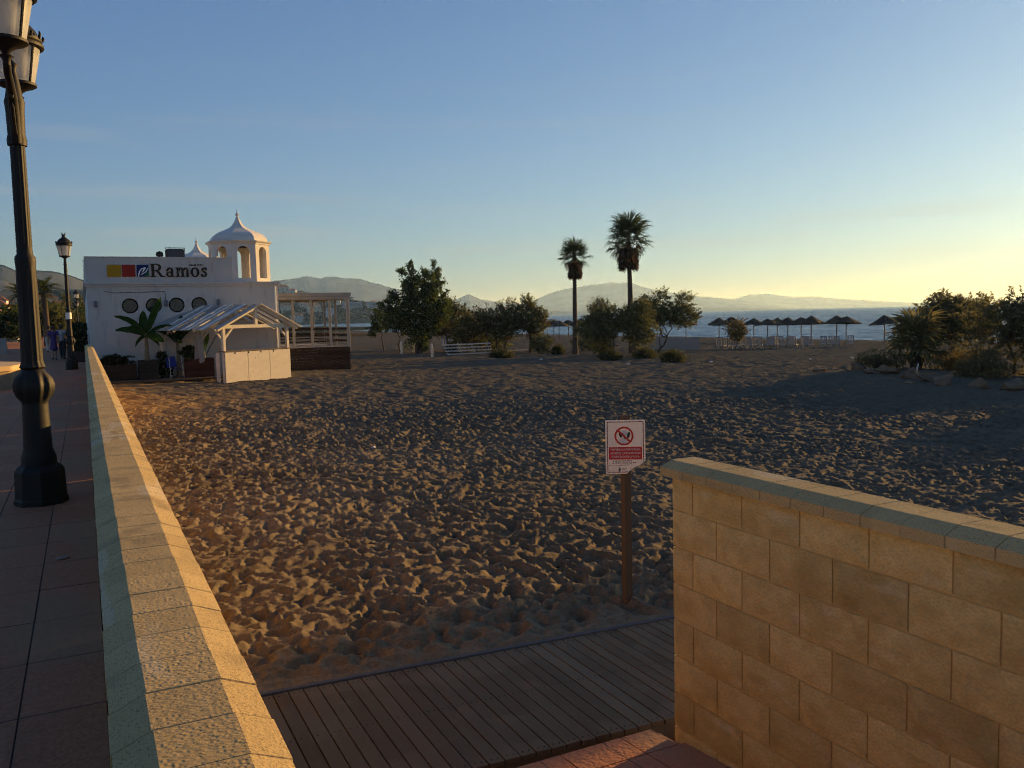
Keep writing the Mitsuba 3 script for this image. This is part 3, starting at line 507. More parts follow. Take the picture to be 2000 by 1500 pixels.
sgp('thin_line', sbox(-W / 2 + .028, .078, W / 2 - .12, .080), (.10, .03, .03))
for z, w in ((.112, .20), (.094, .22)):
    gx = -.115
    for L in R.uniform(.012, .035, 8):
        if gx + L > -.115 + w: break
        sgp('fine_print', sbox(gx, z, gx + L, z + .007), (.14, .07, .06)); gx += L + .006
sgp('crest', unary_union([sbox(-.062, .030, -.044, .052), ell(-.053, .032, .009, .010), sbox(-.058, .053, -.048, .060)]), (.10, .10, .08))
for z in (.050, .042, .034): sgp('fine_print', sbox(-.036, z, .010 + R.uniform(-.01, .01), z + .003), (.25, .2, .18))
# bench on the promenade
bn = thing('stone_bench', 'curved cream stone bench at the left edge with its top in the sun', 'bench')
arc = [(-2.75 + 1.2 * math.cos(a), 27.2 + 2.4 * math.sin(a)) for a in np.linspace(-1.2, 1.2, 13)]
bpoly = LineString([(-3.6, 25.6), (-2.6, 25.3), (-2.0, 25.9), (-1.82, 27.0), (-2.0, 28.4), (-2.6, 29.4), (-3.4, 29.8)]).buffer(.30, cap_style=2)
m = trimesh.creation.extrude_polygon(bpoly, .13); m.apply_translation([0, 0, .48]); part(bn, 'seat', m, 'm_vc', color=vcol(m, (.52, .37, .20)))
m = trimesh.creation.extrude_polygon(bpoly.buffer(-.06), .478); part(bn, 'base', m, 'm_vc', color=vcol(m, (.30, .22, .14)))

# ------------------------------------------------------------------ plants
def leaves(P, L, Wd, cols, droop=0.0, seed=0, up=0.3):
    r = np.random.default_rng(seed); n = len(P); d = r.normal(size=(n, 3)); d[:, 2] = d[:, 2] * .7 + up - droop; d /= np.linalg.norm(d, axis=1, keepdims=True)
    s = np.cross(d, r.normal(size=(n, 3))); s /= np.linalg.norm(s, axis=1, keepdims=True); L = L * r.uniform(.6, 1.3, (n, 1)); w = Wd * r.uniform(.6, 1.3, (n, 1)) / 2
    v = np.stack([P - d * L / 2, P + s * w, P + d * L / 2, P - s * w], 1).reshape(-1, 3); i = np.arange(n)[:, None] * 4
    f = np.vstack([i + [0, 1, 2], i + [0, 2, 3]]); c = np.repeat(cols, 4, 0)
    return trimesh.Trimesh(v, f, process=False), np.clip(c, 0, 1)
def clump(blobs, n, seed, hole=.42, shell=.3):
    r = np.random.default_rng(seed); sub = []
    for b in blobs:
        b = np.asarray(b, float); sub.append([*b[:3], *(b[3:6] * .62)])
        for _ in range(26):
            u = r.normal(size=3); u /= np.linalg.norm(u); k = r.uniform(.16, .38); sub.append([*(b[:3] + u * b[3:6] * r.uniform(.55, 1.05)), *(b[3:6] * k * [1, 1, r.uniform(.7, 1.1)])])
    b = np.array(sub); vol = (b[:, 3] * b[:, 4] * b[:, 5]) ** .85; k = r.choice(len(b), n * 2, p=vol / vol.sum()); u = r.normal(size=(n * 2, 3)); u /= np.linalg.norm(u, axis=1, keepdims=True)
    P = b[k, :3] + u * (r.uniform(shell ** 3, 1.25, (n * 2, 1)) ** (1 / 3)) * b[k, 3:6]
    keep = meshkit.fbm(P * 2.2 / max(.6, np.mean([q[3] for q in blobs])) + seed, octaves=2, seed=seed) > hole
    return P[keep][:n]
def feather(blobs, ntw, per, L, seed):   # twigs that rise out of the crown, each with fine leaves along it
    r = np.random.default_rng(seed); b = np.array(blobs, float); vol = (b[:, 3] * b[:, 4] * b[:, 5]) ** .8; k = r.choice(len(b), ntw, p=vol / vol.sum()); u = r.normal(size=(ntw, 3)); u /= np.linalg.norm(u, axis=1, keepdims=True)
    p = b[k, :3] + u * r.uniform(.15, 1, (ntw, 1)) ** .45 * b[k, 3:6] * .82; d = u * [.75, .75, .35] + [0, 0, .62] + r.normal(size=(ntw, 3)) * .30; d /= np.linalg.norm(d, axis=1, keepdims=True)
    ln = r.uniform(.3, 1.0, ntw) ** 1.4 * .95 * np.minimum(1.0, b[k, 5]) + .12; t = r.uniform(0, 1, (ntw, per)) ** .8
    P = p[:, None] + d[:, None] * (ln[:, None] * t)[..., None] + r.normal(size=(ntw, per, 3)) * (.075 * (1.15 - t))[..., None] * [1, 1, .8] + [0, 0, -.12] * (t ** 3 * ln[:, None])[..., None]
    return P.reshape(-1, 3)
def tone(P, base, r, j=.35, warm=None, wf=.0):
    c = np.tile(np.asarray(base, float), (len(P), 1)) * (1 + j * r.uniform(-1, 1, (len(P), 1)))
    if warm is not None: m = (meshkit.noise(P * .9 + 5) + r.uniform(-.2, .2, len(P)) > 1 - wf)[:, None]; c = np.where(m, np.asarray(warm) * (1 + .3 * r.uniform(-1, 1, (len(P), 1))), c)
    return c
BARK = (.07, .052, .038)
def limb(p0, p1, r0, r1, r, n=6, wob=.08):
    t = np.linspace(0, 1, n)[:, None]; p = np.asarray(p0) * (1 - t) + np.asarray(p1) * t; L = np.linalg.norm(np.subtract(p1, p0)); p[1:-1] += r.normal(size=(n - 2, 3)) * wob * L
    return tube(p, np.linspace(r0, r1, n), 7)
def tree(name, lab, catg, x, y, blobs, n, L, Wd, col, seed, trunk=None, group=None, warm=None, wf=.0, hole=.42, droop=0., z=None, sprigs=0, up=.3, twigs=0):
    r = np.random.default_rng(seed); z0 = zsand(x, y) if z is None else z; B_ = [(x + b[0], y + b[1], z0 + b[2], *b[3:6]) for b in blobs]
    t = thing(name, lab, catg, group); P = clump(B_, n, seed, hole) if n else np.zeros((0, 3))
    if twigs: P = np.vstack([P, feather(B_, twigs, 26, L, seed + 500)])
    for k in range(sprigs):   # thin leafy shoots standing out of the crown
        b = B_[r.integers(len(B_))]; a = r.uniform(0, 6.28); e = r.uniform(.3, 1.3); d = np.array([math.cos(a) * math.cos(e), math.sin(a) * math.cos(e), math.sin(e)]); q = np.array(b[:3]) + d * np.array(b[3:6]) * .9; ln = r.uniform(.25, .6) * b[5]
        m = max(14, int(n / 260)); P = np.vstack([P, q + d * ln * r.uniform(0, 1, (m, 1)) + r.normal(size=(m, 3)) * L * .5])
    m, c = leaves(P, L, Wd, tone(P, col, r, warm=warm, wf=wf), droop, seed, up); part(t, 'crown', m, 'm_leaf', color=c)
    tr_ = trunk or [((0, 0), (0, 0, B_[0][2] - z0), .08)]
    ms = [limb((x + a[0], y + a[1], z0 - .2), (x + b[0], y + b[1], z0 + b[2]), w, w * .6, r, wob=.04) for a, b, w in tr_]
    for a, b, w in tr_:
        for _ in range(5): bb = B_[r.integers(len(B_))]; ms.append(limb((x + b[0], y + b[1], z0 + b[2] * r.uniform(.75, 1)), np.array(bb[:3]) + r.normal(size=3) * np.array(bb[3:6]) * .4, w * .5, .012, r))
    m = cat(ms); part(t, 'trunk', m, 'm_vc', color=vcol(m, BARK), smooth=True)
    return t
DG, TAM, OLV = (.060, .085, .028), (.112, .120, .052), (.10, .112, .044)
# the big dark tree and its neighbours
tree('leafy_tree', 'tall dense dark green tree, tallest broadleaf tree right of the terrace', 'tree', 24.6, 66.9, [(0, 0, 3.4, 2.0, 2.0, 2.4), (-1.1, .2, 3.6, 1.3, 1.3, 1.6), (.2, 0, 5.3, 1.2, 1.2, 1.5), (-.7, 0, 5.8, .6, .6, 1.2), (1.3, -.2, 5.0, .9, .9, 1.7), (1.6, 0, 6.3, .35, .35, 1.0), (2.1, 0, 5.9, .3, .3, .9), (1.9, 0, 3.6, 1.2, 1.2, 1.6), (2.6, .3, 3.4, .8, .8, .9), (-2.2, .4, 3.4, .7, .7, 1.4), (.2, 0, 1.6, 1.3, 1.3, 1.2)], 15000, .24, .15, DG, 11, [((0, 0), (0, 0, 2.6), .20), ((.3, 0), (.9, 0, 2.6), .14)], warm=(.105, .105, .028), wf=.22, hole=.34, sprigs=40)
tree('slender_tree', 'thin dark sapling left of the tall dark tree, nearer the terrace', 'tree', 22.6, 70.5, [(-.1, 0, 2.6, .8, .8, 1.1), (-.5, 0, 2.0, .7, .7, .6)], 2200, .2, .10, DG, 12, [((.3, 0), (0, 0, 2.0), .06)])
tree('slender_tree', 'thin dark sapling close to the trunk of the tall dark tree', 'tree', 23.9, 69.5, [(0, 0, 2.7, .8, .8, 1.2), (.2, 0, 1.9, .5, .5, .5)], 2000, .2, .10, DG, 13, [((.1, 0), (0, 0, 2.0), .06)])
tree('shrubby_tree', 'spreading dark olive tree right of the tall dark tree, behind the white fence', 'tree', 31.0, 75.5, [(0, 0, 2.4, 2.2, 1.6, 1.7), (-1.9, 0, 2.2, 1.3, 1.2, 1.3), (1.3, 0, 2.7, 1.4, 1.2, 1.5), (.2, 0, 3.9, .9, .9, .8)], 5000, .22, .08, OLV, 14, twigs=420, trunk=[((0, 0), (-.3, 0, 1.8), .12), ((.3, 0), (.8, 0, 1.8), .09)], hole=.36, sprigs=25, warm=(.10, .07, .035), wf=.2)
tree('shrubby_tree', 'brownish wind-bent tree in the middle of the grove', 'tree', 30.4, 63.6, [(0, 0, 2.3, 1.9, 1.3, 1.5), (-1.7, .2, 2.4, 1.3, 1.0, 1.3), (1.0, 0, 3.0, 1.0, 1.0, 1.2), (.8, 0, 1.7, 1.1, 1.0, .8)], 5000, .22, .07, TAM, 15, twigs=420, trunk=[((0, 0), (-.2, 0, 1.6), .10), ((.5, 0), (.9, 0, 1.8), .08), ((-.6, 0), (-1.2, 0, 1.9), .06)], hole=.36, warm=(.13, .075, .035), wf=.35, sprigs=25)
tree('shrubby_tree', 'upright olive tree at the right end of the grove with a straight trunk', 'tree', 33.2, 63.3, [(-.2, 0, 2.8, 1.3, 1.1, 1.4), (.5, 0, 2.3, 1.2, 1.0, 1.1), (-.2, 0, 4.0, .45, .45, .7)], 4000, .22, .07, TAM, 16, twigs=300, trunk=[((0, 0), (0, 0, 2.2), .14)], hole=.36, warm=(.12, .075, .035), wf=.2, sprigs=20)
# tamarisks between and behind the palms
tree('tamarisk', 'feathery tamarisk in front of the taller palm trunk, left half of the pair', 'tamarisk', 32.0, 49.6, [(-.2, 0, 2.2, 1.35, 1.1, 1.25), (-1.2, 0, 1.9, 1.1, .9, .9), (-.4, 0, .9, .7, .7, .8), (-.7, 0, 3.1, .6, .6, .8)], 2500, .19, .06, TAM, 17, twigs=430, trunk=[((.6, 0), (.4, 0, 1.6), .06), ((.6, 0), (-.5, 0, 1.9), .04)], hole=.45, sprigs=90, warm=(.10, .06, .03), wf=.2)
tree('tamarisk', 'feathery tamarisk in front of the taller palm trunk, right half of the pair', 'tamarisk', 34.0, 49.2, [(0, 0, 2.2, 1.2, 1.0, 1.35), (.5, 0, 1.6, 1.0, .9, 1.1), (-.5, 0, 2.4, .9, .9, .9), (.4, 0, 3.1, .6, .6, .8)], 2500, .19, .06, TAM, 18, twigs=430, trunk=[((-.2, 0), (.1, 0, 1.5), .05)], hole=.45, sprigs=90)
tree('tamarisk', 'round tamarisk with forked leaning trunk standing alone right of the palms', 'tamarisk', 40.4, 54.6, [(.4, 0, 2.9, 1.9, 1.3, .9), (-1.2, 0, 2.8, 1.5, 1.2, .85), (1.9, -.2, 2.7, 1.3, 1.0, .85), (1.9, -.1, 3.8, .6, .6, .8), (-.1, 0, 4.0, .6, .6, .8), (-1.5, 0, 3.8, .6, .6, .6)], 3000, .19, .06, TAM, 19, twigs=560, trunk=[((-.6, 0), (.3, 0, 1.4), .10), ((-.5, 0), (-.2, 0, 1.9), .05)], hole=.45, sprigs=120)
tree('small_tamarisk', 'small round reddish tamarisk in front of the thatched umbrellas', 'tamarisk', 49.6, 56.8, [(0, 0, 1.75, .85, .8, .85), (.3, 0, 1.2, .5, .5, .5)], 1500, .17, .06, (.12, .10, .045), 20, twigs=120, trunk=[((-.2, 0), (0, 0, .9), .05)], hole=.36)
tree('shrub', 'dark rounded shrub between the two palms', 'shrub', 38.5, 62.5, [(0, 0, .9, 1.3, 1.2, 1.0), (.9, 0, .7, 1.0, 1.0, .8), (-.6, 0, 1.9, .9, .9, .7)], 5000, .16, .07, DG, 21, hole=.34)
SH = [('shrub', 'low dark broom shrub at the foot of the tamarisk pair, left one', 30.6, 47.2, .75, .85), ('shrub', 'low grey-green broom shrub at the foot of the tamarisk pair, right one', 33.2, 47.0, .8, .95), ('shrub', 'loose broom shrub under the lone round tamarisk', 31.9, 42.2, .75, 1.0), ('shrub', 'low wispy bush in front of the grove near the white fence', 26.6, 55.2, .9, .85), ('shrub', 'yellowish bush beside the trunk of the tall dark tree', 27.2, 66.0, .5, 1.1), ('shrub', 'spiky low bush at the foot of the smaller palm', 32.6, 57.6, .55, 1.0), ('shrub', 'wispy bush behind the broom shrubs and left of the taller palm', 34.9, 54.2, .5, 1.1)]
for i, (nm, lab, x, y, w, h) in enumerate(SH):
    r = np.random.default_rng(50 + i); z0 = zsand(x, y); n = 1500; a = r.uniform(0, 6.28, n); e = np.arccos(r.uniform(.25, 1, n)); d = np.stack([np.cos(a) * np.sin(e) * w, np.sin(a) * np.sin(e) * w, np.cos(e) * h], 1) * r.uniform(.5, 1.15, (n, 1)); rt_ = np.stack([x + r.normal(size=n) * w * .3, y + r.normal(size=n) * w * .3, np.full(n, z0 - .05)], 1); tip = rt_ + d; s = np.cross(d, r.normal(size=(n, 3))); s = s / np.linalg.norm(s, axis=1, keepdims=True) * .012; mid_ = rt_ + d * .55 + [0, 0, .06]
    v = np.stack([rt_ - s, rt_ + s, mid_ - s, mid_ + s, tip], 1).reshape(-1, 3); k = np.arange(n)[:, None] * 5; f = np.vstack([k + [0, 1, 3], k + [0, 3, 2], k + [2, 3, 4]]); col = (.085, .085, .03) if 'yellow' in lab else (.06, .065, .03)
    tag(obj(nm, trimesh.Trimesh(v, f, process=False), 'm_leaf', color=np.repeat(tone(rt_, col, r), 5, 0)), lab, 'shrub')

# palms
def fan(pet, L, n, dr, seed, col, wid=.05, spread=115):
    r = np.random.default_rng(seed); v, f, c = [], [], []
    tip = np.array([pet, 0, -.12 * pet]); m = tube([(0, 0, 0), (pet * .5, 0, .03 * pet), tip], [.022, .016, .012], 5); v.append(m.vertices); f.append(m.faces); c.append(np.tile((.09, .085, .03), (len(m.vertices), 1))); k = len(m.vertices)
    for i in range(n):
        a = math.radians(-spread + 2 * spread * i / (n - 1)); ln = L * (.62 + .38 * math.cos(a * .75)) * r.uniform(.85, 1.1); d = np.array([math.cos(a), math.sin(a), .12 * r.normal() + .1]); s = np.array([-math.sin(a), math.cos(a), .35]) * wid / 2
        p0, p1, p2 = tip, tip + d * ln * .6 + [0, 0, -.10 * ln * dr], tip + d * ln * (1 - .12 * dr) + [0, 0, -.46 * ln * dr]
        v.append(np.array([p0 - s * .4, p0 + s * .4, p1 - s, p1 + s, p2])); f.append(np.array([[0, 1, 3], [0, 3, 2], [2, 3, 4]]) + k); k += 5; c.append(np.tile(np.asarray(col) * r.uniform(.7, 1.35), (5, 1)))
    return trimesh.Trimesh(np.vstack(v), np.vstack(f), process=False), np.clip(np.vstack(c), 0, 1)
def fan_palm(lab, x, y, h, s, seed, nfr, nskirt, name='fan_palm', col=(.040, .058, .020), trunk_r=.17, dead=(.075, .05, .03), emin=-.35, z=None, lean=(0, 0)):
    r = np.random.default_rng(seed); z0 = zsand(x, y) if z is None else z; t = thing(name, lab, 'palm tree'); top = np.array([x + lean[0], y + lean[1], z0 + h])
    q = np.linspace(0, 1, 40); pts = np.stack([x + lean[0] * q ** 1.5, y + lean[1] * q, z0 - .3 + (h + .3) * q], 1); rad = trunk_r * (1.25 - .45 * q + .5 * np.exp(-q * 14)) * (1 + .05 * (np.arange(40) % 2))
    m = tube(pts, rad, 10); part(t, 'trunk', m, 'm_vc', color=vcol(m, (.075, .055, .04)), smooth=40 if False else True)
    vs = [mikit.ply(*(lambda mc: (mc[0], 'm_leaf', False, None, mc[1]))(fan(.62 * s, .98 * s, 17, .35 + .25 * k, seed + k, col, .085 * s))) for k in range(4)]
    for i in range(nfr):
        el = emin + (1.35 - emin) * (i / (nfr - 1)) ** .8; a = i * 137.5 + r.uniform(-12, 12)
        place(t, 'frond', vs[i % 4], T().translate([*(top - [0, 0, .5 * s * (1 - i / nfr)]).tolist()]).rotate([0, 0, 1], a).rotate([0, 1, 0], -math.degrees(el)).rotate([1, 0, 0], r.uniform(-25, 25)).scale(r.uniform(.85, 1.1)))
    if nskirt:
        dv = [mikit.ply(*(lambda mc: (mc[0], 'm_leaf', False, None, mc[1]))(fan(.62 * s, .72 * s, 12, 1.3, seed + 30 + k, dead, .08 * s, 75))) for k in range(3)]
        for i in range(nskirt):
            lo = i % 2; place(t, 'dead_frond', dv[i % 3], T().translate([*(top - [0, 0, (.15 + .55 * r.random()) * s]).tolist()]).rotate([0, 0, 1], i * 137.5).rotate([0, 1, 0], 30 + 26 * r.random() + (16 if lo else 0)).scale(r.uniform(.8, 1.15)))
        P = np.stack([np.zeros(900)] * 3, 1); a = r.uniform(0, 6.28, 900); hh = r.uniform(0, 1, 900); rr = (.16 + .40 * hh ** .7 - .12 * np.clip(hh - .85, 0, 1) / .15) * s; P = np.stack([top[0] + rr * np.cos(a), top[1] + rr * np.sin(a), top[2] - (.9 + .95 * hh) * s], 1)
        m, c = leaves(P, .50 * s, .09 * s, tone(P, dead, r), 3.0, seed); part(t, 'skirt', m, 'm_leaf', color=c)
    return t
fan_palm('smaller of the two tall fan palms, left one, with ragged crown', 33.84, 57.04, 7.75, 1.0, 71, 24, 18, lean=(.15, .1), trunk_r=.16)
fan_palm('taller right fan palm with a big crown and hanging dead fronds', 38.5, 56.2, 9.3, 1.42, 72, 30, 34, lean=(-.15, .1), trunk_r=.19)
# planted island with rocks on the right; pale leaf colour stands in for haze
fan_palm('bushy young fan palm growing among the rocks on the right', 32.4, 25.6, 1.45, 1.05, 73, 30, 0, col=(.14, .13, .055), emin=-.75, trunk_r=.2)
tree('tamarisk', 'tamarisk with upright tip behind the young palm, left of the biggest tamarisk', 'tamarisk', 36.6, 27.2, [(0, 0, 2.2, 1.8, 1.4, 1.1), (-.2, 0, 3.0, .7, .7, .6), (1.4, 0, 2.2, 1.6, 1.2, 1.0), (-1.5, .4, 1.5, 1.2, 1.0, .9)], 6000, .17, .055, (.155, .148, .072), 23, twigs=650, trunk=[((.2, 0), (.6, 0, 1.8), .08)], hole=.36, sprigs=50)
tree('tamarisk', 'largest wide brown tamarisk at the right edge of the picture', 'tamarisk', 36.2, 22.3, [(0, 0, 2.35, 2.1, 1.8, 1.3), (-1.5, 1.2, 2.1, 1.5, 1.4, 1.2), (1.6, -1.0, 2.4, 1.8, 1.7, 1.3), (0, -.4, 1.5, 1.8, 1.5, 1.0), (3.2, -2.0, 2.1, 1.7, 1.6, 1.2)], 14000, .17, .055, (.155, .148, .072), 24, twigs=1300, trunk=[((.5, .4), (.2, 0, 2.0), .12), ((-.9, .8), (-1.0, 1.0, 2.0), .07)], hole=.26, sprigs=120)
SH2 = [(30.6, 26.0, .9, .6), (34.0, 24.6, 1.2, .8), (33.2, 22.8, 1.1, .9), (35.4, 21.4, 1.3, 1.0), (31.6, 22.0, 1.0, .6), (37.4, 19.6, 1.3, 1.0), (35.5, 25.8, 1.2, .7)]
for i, (x, y, w, h) in enumerate(SH2):
    lab = ['low bush at the left tip of the rocky island', 'dark bush just right of the young palm trunk', 'bush behind the middle rocks', 'tall grassy bush below the largest tamarisk', 'low bush right behind the front rocks', 'bush at the picture edge under the largest tamarisk', 'bush between the two right tamarisks'][i]
    tree('island_shrub', lab, 'shrub', x, y, [(0, 0, h * .5, w, w, h * .75)], 2600, .16, .035, (.15, .13, .06), 80 + i, hole=.33, sprigs=30, up=.8)
IR = [(29.6, 28.6, .55), (30.3, 27.5, .5), (30.0, 26.5, .6), (29.2, 25.2, .5), (29.0, 24.2, .65), (28.7, 23.1, .7), (28.5, 22.0, .55), (28.3, 21.1, .75), (28.6, 19.9, .6), (28.9, 18.9, .65), (29.8, 17.8, .6), (27.4, 21.8, .32)]
for i, (x, y, s) in enumerate(IR):
    rr_ = np.random.default_rng(300 + i); s *= .74; hp_ = trimesh.convex.convex_hull(rr_.normal(size=(15, 3)) * [1, 1, .8]); hp_.apply_scale(1 / np.abs(hp_.vertices).max()); hv, hf = trimesh.remesh.subdivide_to_size(hp_.vertices, hp_.faces, .16); hm = trimesh.Trimesh(hv, hf, process=True); trimesh.smoothing.filter_taubin(hm, iterations=4); v = hm.vertices * (1 + .22 * (fb(hm.vertices * 3.2 + i, octaves=3, seed=i + 40) - .5)[:, None]) * [1.25, 1, .85] * s; m = at(trimesh.Trimesh(v, hm.faces, process=False), x, y, zsand(x, y) + .2 * s, rz=i * 77)
    tag(obj('boulder', m, 'm_rock' if 'm_rock' in scene else 'm_vc', smooth=True, color=np.clip((np.array([.17, .12, .075]) * (.4 + 1.2 * fb(m.vertices * 4, octaves=2))[:, None]), 0, 1)), ['brown boulder at the far left tip of the rocky island', 'second boulder from the left tip of the rocky island', 'third boulder from the left tip, behind the front row', 'left front boulder below the young palm', 'boulder standing right below the young palm trunk', 'broad boulder in the middle of the front row', 'boulder right of the broad middle boulder', 'largest boulder of the front row', 'boulder near the right picture edge, second from the end', 'boulder at the right picture edge', 'last boulder beyond the right picture edge', 'smallest low boulder in front of the row'][i], 'boulder', 'boulders edging the planted island')
tree('unseen_tree', 'unseen round tamarisk added beyond the right edge to shade the boardwalk', 'tamarisk', 19.6, 9.75, [(0, 0, 4.3, 1.3, 1.05, 1.1), (-.6, .2, 3.7, 1.2, 1.0, 1.0), (.5, -.2, 4.9, 1.0, .8, .7), (.4, 0, 3.4, 1.2, 1.0, .9)], 9000, .2, .09, TAM, 31, [((0, 0), (0, 0, 3.0), .14)], hole=.2)  # tree added out of view only to cast the shade on the boardwalk
tree('unseen_tree', 'wide tamarisk on the sand farther beyond the right edge', 'tamarisk', 40.0, 18.6, [(0, 0, 3.2, 2.2, 1.8, 1.4), (1.6, -1, 3.0, 1.8, 1.6, 1.2)], 9000, .2, .09, TAM, 32, [((0, 0), (0, 0, 2.2), .14)], hole=.3)
tree('unseen_tree', 'dense tamarisk on the sand beyond the right edge, nearest the island', 'tamarisk', 32.5, 15.6, [(0, 0, 2.6, 2.2, 1.6, 1.5), (1.8, -1, 2.6, 2.0, 1.6, 1.4), (-1.0, -1.2, 2.3, 1.6, 1.4, 1.4)], 9000, .24, .12, TAM, 33, [((0, 0), (0, 0, 1.8), .14)], hole=.2)
tree('tamarisk', 'low feathery tamarisk filling the gap left of the leaning brownish tree', 'tamarisk', 28.4, 65.5, [(0, 0, 1.7, 1.5, 1.2, 1.3), (1.2, 0, 1.4, 1.0, 1.0, 1.0)], 2000, .2, .07, TAM, 34, twigs=250, trunk=[((0, 0), (0, 0, 1.0), .06)], hole=.38, sprigs=30, warm=(.14, .085, .04), wf=.3)
tree('shrub', 'low green bush under the grove beside the slatted panel', 'shrub', 30.0, 67.0, [(0, 0, .8, 1.6, 1.2, .9), (1.6, 0, .7, 1.2, 1.0, .8)], 4000, .2, .08, OLV, 35, hole=.36, sprigs=20)
tree('shrub', 'wispy olive bush between the upright olive tree and the smaller palm', 'shrub', 33.6, 61.0, [(-.6, 0, .7, .9, .8, .8)], 500, .2, .06, TAM, 36, twigs=90, hole=.36, sprigs=20)
tree('unseen_tree', 'tall tamarisk on the sand beyond the right edge, behind the island', 'tamarisk', 41.5, 22.9, [(0, 0, 3.6, 2.4, 1.9, 1.8), (1.2, -1, 3.2, 2.0, 1.6, 1.6), (0, 0, 2.0, 1.8, 1.5, 1.2)], 9000, .26, .13, TAM, 37, [((0, 0), (0, 0, 2.4), .16)], hole=.22)
# banana plants by the restaurant
def banana_leaf(L, w, dr, seed, col):
    r = np.random.default_rng(seed); n = 12; t = np.linspace(0, 1, n); x = L * t * (1 - .12 * dr * t); z = L * (.35 * t - dr * .62 * t ** 2.2); hw = w * np.sin(np.pi * np.clip(.04 + .96 * t, 0, 1)) ** .55 * (t > .08) + .012
    v = np.stack([np.stack([x, -hw, z - hw * .35], 1), np.stack([x, 0 * x, z], 1), np.stack([x, hw, z - hw * .35], 1)], 1).reshape(-1, 3)
    f = np.array([[i * 3 + a, (i + 1) * 3 + a, (i + 1) * 3 + a + 1] for i in range(n - 1) for a in (0, 1)] + [[i * 3 + a, (i + 1) * 3 + a + 1, i * 3 + a + 1] for i in range(n - 1) for a in (0, 1)])
    return trimesh.Trimesh(v, f, process=False), np.clip(np.tile(np.asarray(col), (len(v), 1)) * (.8 + .4 * r.random((len(v), 1))), 0, 1)
def banana(lab, x, y, z, h, L, lv, seed, col=(.030, .070, .014)):
    t = thing('banana_plant', lab, 'plant'); m = tube([(x, y, z - .1), (x + .02, y, z + h * .5), (x, y, z + h)], [.11, .085, .05], 9); part(t, 'stem', m, 'm_vc', color=vcol(m, (.16, .15, .10)), smooth=True)
    for i, (a, e, dr, sc_) in enumerate(lv):
        roll = (-1) ** i * 38
        m, c = banana_leaf(L * sc_, .20 * L * .62, dr, seed + i, col); part(t, 'leaf', at(at(m, rx=roll), x, y, z + h - .05, rz=a, ry=-e), 'm_leaf', color=c)
banana('tall banana plant with drooping leaves in the black planter', 2.42, 40.75, .05, 1.15, 1.5, [(178, 48, 1.0, 1.1), (165, 18, .8, .95), (8, 60, .3, 1.2), (10, 24, .8, .9), (-60, 0, 1.2, .7), (100, 70, .6, .8), (-140, 30, 1.0, .9), (-20, -25, 1.0, .55), (200, -30, 1.0, .55)], 90)
banana('dense banana plant behind the left kiosk post', 3.75, 41.4, -.7, 1.5, 1.3, [(0, 50, .9, 1.1), (50, 60, .7, 1), (120, 50, .8, 1), (190, 45, .9, .9), (250, 40, 1.1, .9), (310, 52, .8, 1), (20, 75, .4, 1), (280, 20, 1.1, .7)], 96, (.022, .05, .012))
banana('young banana plant in the brown slatted planter', 4.75, 40.65, -.1, .5, .85, [(20, 66, .4, 1), (150, 60, .5, .9), (260, 45, .8, .9), (70, 80, .2, 1.1), (200, 30, 1, .8)], 99, (.045, .095, .018))
for i, (x, y, z, w, h, lab) in enumerate([(4.25, 40.65, -.05, .42, .5, 'dark leafy bush in the left half of the brown planter'), (1.3, 40.85, -.1, .7, .35, 'low dark plants along the long planter'), (3.1, 41.5, -.75, .45, .8, 'dark shrub on the deck between the banana plants')]):
    tree('potted_shrub', lab, 'plant', x, y, [(0, 0, h * .6, w, .4, h * .7)], 900, .2, .08, (.03, .04, .015), 110 + i, z=z, hole=.3)

# ------------------------------------------------------------------ mountains, headland, town
def ridge(name, d, pts, wfront, wback, seed, lab):
    pts = np.array(pts, float); az = np.linspace(pts[0, 0], pts[-1, 0], 150); el = np.interp(az, pts[:, 0], pts[:, 1]); t = np.concatenate([np.linspace(-1, 0, 26), np.linspace(.08, 1, 8)])
    A, Tm = np.meshgrid(np.radians(az), t, indexing='ij'); rad = d + np.where(Tm < 0, Tm * wfront, Tm * wback); X, Y = rad * np.sin(A), rad * np.cos(A)
    Hc = (d * np.tan(np.radians(el)) + 4.2)[:, None] * (1 + .045 * (fb(np.stack([az * 2.2, az * 0, az * 0], -1), octaves=3, seed=seed) - .5))[:, None]
    n = fb(np.stack([X / (wfront * .22), Y / (wfront * .22), X * 0], -1), octaves=4, seed=seed); Z = -3.2 + Hc * np.clip(1 - np.abs(Tm) ** .85, 0, 1) * (1 - .75 * (n - .35) * np.minimum(1, np.abs(Tm) * 3))
    k = len(t); i, j = np.meshgrid(np.arange(149), np.arange(k - 1), indexing='ij'); q = np.stack([i * k + j, i * k + j + 1, (i + 1) * k + j + 1, (i + 1) * k + j], -1).reshape(-1, 4)
    m = trimesh.Trimesh(np.stack([X, Y, Z], -1).reshape(-1, 3), np.vstack([q[:, [0, 2, 1]], q[:, [0, 3, 2]]]), process=False)
    obj(name, m, 'm_hill', kind='structure', label=lab, smooth=True)
mat('m_hill', two(pr(mikit.proc(lambda p, n, uv: MX((.030, .038, .036), (.062, .064, .055), SS(.4, .65, FB(p.x * .006, p.y * .006, p.z * .012, 4)))), .95, spec=.1)))
ridge('mountain', 1750, [(-16, 2.2), (-8, 3.2), (-4.04, 3.65), (-3.05, 3.22), (-2.14, 3.31), (-1.48, 3.31), (-.7, 3.04), (.1, 2.77), (1.5, 2.4), (4, 1.7), (9, 1.0), (11, .2)], 900, 400, 1, 'dark near mountain behind the street lamps on the left')
